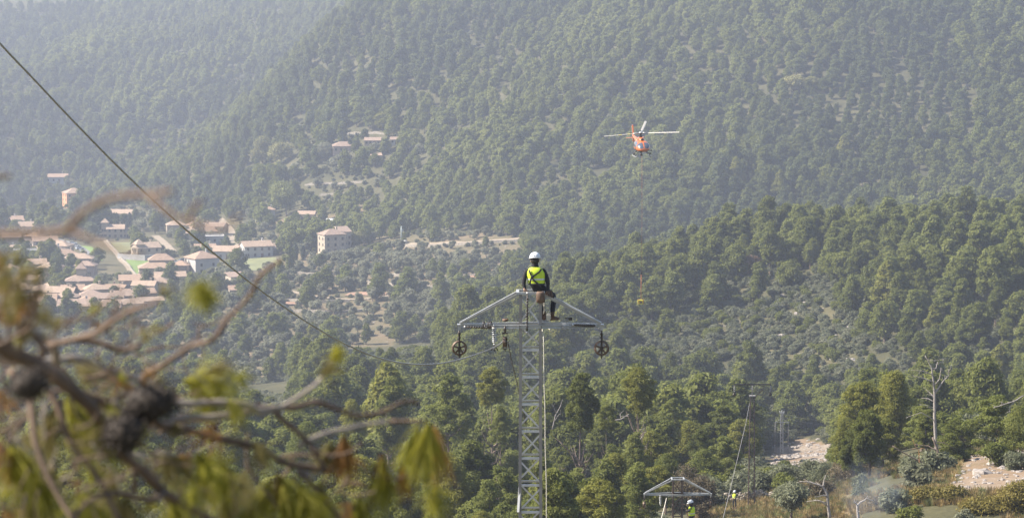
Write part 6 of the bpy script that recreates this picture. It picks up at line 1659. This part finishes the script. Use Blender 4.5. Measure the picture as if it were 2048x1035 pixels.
def seen_pixels(sets):
    """how many pixels of each plant show (half-size id buffer painted from back to front)"""
    Wb, Hb = 1024, 517
    buf = np.full((Hb, Wb), -1, np.int32)
    gx, gy = np.meshgrid(np.arange(0, Wb, 8), np.arange(0, Hb, 8))
    rmap = np.array([[ground_at(2 * x, 2 * y, 160).y for x in range(0, Wb + 8, 16)] for y in range(0, Hb + 8, 16)])
    rows = []
    for ki, (k, A) in enumerate(sets.items()):
        hgt = {"pine": 9.0, "olive": 4.2, "shrub": 1.9}[k] * A[:, 5]; wid = {"pine": 6.0, "olive": 4.8, "shrub": 2.8}[k] * A[:, 5]
        for i in range(len(A)): rows.append((A[i, 1], A[i, 3] / 2, A[i, 4] / 2, hgt[i] * F / A[i, 1] / 2, wid[i] * F / A[i, 1] / 2, ki, i))
    rows.sort(key=lambda t: -t[0])
    for n, (r, x, yb, h, wd, ki, i) in enumerate(rows):
        xc, yc = int(x), int(yb - h / 2)
        if not (0 <= xc < Wb and yb - h < Hb and yb > 0): continue
        if r > rmap[min(max(int(yb - h * .7), 0), Hb - 1) // 16, xc // 16] + 40: continue
        x0, x1 = max(0, int(x - wd / 2)), min(Wb, int(x + wd / 2) + 1); y0, y1 = max(0, int(yb - h)), min(Hb, int(yb) + 1)
        if x1 <= x0 or y1 <= y0: continue
        yy, xx = np.mgrid[y0:y1, x0:x1]
        m = ((xx - x) / (wd / 2 + .5)) ** 2 + ((yy - (yb - h * .55)) / (h * .5)) ** 2 < 1
        buf[y0:y1, x0:x1][m] = n
    cnt = np.bincount(buf[buf >= 0], minlength=len(rows))
    res = {k: np.zeros(len(A), int) for k, A in sets.items()}; names = list(sets)
    for n, t in enumerate(rows): res[names[t[5]]][t[6]] = cnt[n]
    return res

PL = scatter()
SEEN = seen_pixels(PL)
def split_top(k, n):
    i = np.argsort(-SEEN[k], kind='stable')
    top = i[:n]; top = top[SEEN[k][top] > 0]
    m = np.ones(len(PL[k]), bool); m[top] = False
    return PL[k][top], PL[k][m]

def pine_place(px, py, r):
    if r < 345:
        if px < 560: return "seen through the near branches, low on the slope"
        if px < 760: return "on the slope below the middle of the sagging cable"
        if px < 1040: return "on the slope beside the tall lattice mast, cable side"
        if px < 1290: return "on the slope between the tall mast and the shorter mast"
        if px < 1500: return "behind the shorter mast and its climbing worker"
        if px < 1700: return "around the dry grass clearing"
        return "on the slope around the bare grey snag"
    if r < 560:
        if px < 620: return "under the olive field with bare soil"
        if px < 1040: return "in the hollow under the hanging cable wheels"
        if px < 1400: return "in the hollow behind the shorter mast"
        if px < 1640: return "beside the two small distant pylons"
        return "in the hollow beyond the bare grey snag"
    if r < 900:
        if px < 700: return "at the edge of the valley olive terraces"
        if px < 1040: return "on the low end of the spur behind the seated worker"
        if px < 1330: return "on the spur around the hanging yellow box"
        if px < 1640: return "on the middle of the wooded spur, above the grey scrub"
        if py < 560: return "along the high crest of the wooded spur"
        return "on the high shoulder of the wooded spur, below its crest"
    return "across the valley, on the foot of the far hill"

def place_trees():
    rs = RS(21)
    A, rest = split_top("pine", 285)
    for X, Y, Z, px, py, s in A:
        size = "tall" if s > 1.08 else "small" if s < .8 else "mid-sized"
        rz = rs.uniform(0, 6.28); where = pine_place(px, py, Y)
        if Y < 345:
            i = rs.randint(len(PINE_NEAR)); yel = PINE_NEAR[i][4]
            tone = "yellow-green" if yel else "deep green"; form = "slim" if i % 4 == 0 else "bushy"
            lab = f"{size} {form} {tone} pine {where}"
            place_near_pine(i, X, Y, s, rz, lab, "pines " + where)
        else:
            i = rs.randint(len(PINE_MID)); me, Ht, W, yel = PINE_MID[i]
            form = "broad" if W > 6.2 else "rounded"
            lab = f"{size} {form} {'yellowish' if yel else 'green'} pine {where}"
            o = link_mesh("pine_tree", me, None, (X, Y, Z - .15)); o.rotation_euler = (0, 0, rz); o.scale = (s, s, s * rs.uniform(.88, 1.12))
            tag(o, lab, "tree", "pines " + where)
    m = rest[:, 1] < 900
    near = rest[m & (rest[:, 1] < 420)]
    mass("pine_wood", "mass of green pines filling the near slope and the spur", rest[m], [p[0] for p in sorted(PINE_MID, key=lambda q: q[0].materials[0] == M_PINE_L) if not p[3]], 5)
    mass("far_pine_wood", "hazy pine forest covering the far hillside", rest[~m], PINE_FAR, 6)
    A, rest = split_top("olive", 220)
    for X, Y, Z, px, py, s in A:
        o = link_mesh("olive_tree", OLIVE[rs.randint(len(OLIVE))], None, (X, Y, Z - .1)); o.rotation_euler = (0, 0, rs.uniform(0, 6.28)); o.scale = (s,) * 3
        if Y < 800: wh = "on the scrubby slope under the village"
        elif inpoly([px], [py], Z_FIELD1)[0]: wh = "on the bare soil of the lower field"
        elif px < 560 and Y > 1050: wh = "in the gardens between the village houses"
        elif px > 560 and Y > 1300: wh = "on the terraces of the hillside estate"
        elif px < 640: wh = "on the terraces just below the village"
        elif px < 900: wh = "in the open olive grove of the valley floor"
        else: wh = "behind the seated worker and below the dirt track"
        tag(o, f"{'large' if s > 1.05 else 'small' if s < .82 else 'medium'} grey-green olive tree {wh}", "tree", "olive trees " + wh)
    for x, y, f in [(490, 766, 1), (515, 760, 1), (545, 755, 1), (560, 722, 1), (500, 750, 1), (530, 738, 1), (568, 742, 1), (482, 779, 1), (735, 672, 2), (760, 665, 2), (795, 660, 2), (830, 650, 2), (845, 662, 2), (715, 665, 2), (778, 676, 2)]:
        g = ground_at(x, y, 700); o = link_mesh("olive_tree", OLIVE[(x + y) % 6], None, g - Vector((0, 0, .1))); s = .62 + .3 * rs.rand(); o.scale = (s,) * 3; o.rotation_euler = (0, 0, x)
        wh = "standing alone on the bare lower field" if f == 1 else "standing alone on the bare soil behind the cable"
        tag(o, "squat grey olive tree " + wh, "tree", "olive trees " + wh)
    if len(rest): mass("olive_wood", "grey-green olive trees massed over the valley", rest, OLIVE, 7)
    A, rest = split_top("shrub", 150)
    for X, Y, Z, px, py, s in A:
        o = link_mesh("bush", SHRUB[rs.randint(len(SHRUB))], None, (X, Y, Z - .05)); o.rotation_euler = (0, 0, rs.uniform(0, 6.28)); o.scale = (s,) * 3
        if Y < 345: wh = "low on the slope left of the tall mast" if px < 1040 else "on the slope around the shorter mast" if px < 1500 else "on the rocky slope under the bare snag"
        elif Y < 560: wh = "in the hollow between slope and spur"
        elif Y < 860: wh = "in the open scrub patch on the spur" if px > 1000 else "on the scrubby slope under the olive fields"
        else: wh = "among the valley terraces"
        wh = wh.replace("left of", "on the cable side of")
        tag(o, f"{'large' if s > 1.0 else 'low'} rounded grey-green bush {wh}", "bush", "bushes " + wh)
    mass("maquis_scrub", "grey-green scrub growing over the open slopes", rest, SHRUB, 8)
place_trees()
# ------------------------------------------------------------------ the hazy air
def build_haze():
    mb = MB(); zlo, zhi = -175.0, 62.0
    mb.box((0, 1420, (zlo + zhi) / 2), (2600, 3200, zhi - zlo))
    m = bpy.data.materials.new("hazy_air"); m.use_nodes = True
    nt = m.node_tree; nt.nodes.remove(nt.nodes["Principled BSDF"])
    v = nt.nodes.new("ShaderNodeVolumePrincipled")
    v.inputs["Color"].default_value = (.78, .84, 1.0, 1)
    v.inputs["Density"].default_value = 0.000203
    v.inputs["Anisotropy"].default_value = .35
    nt.links.new(v.outputs[0], nt.nodes["Material Output"].inputs["Volume"])
    o = mb.build("haze", m); tag(o, "pale blue haze filling the valley air", kind="stuff")
build_haze()
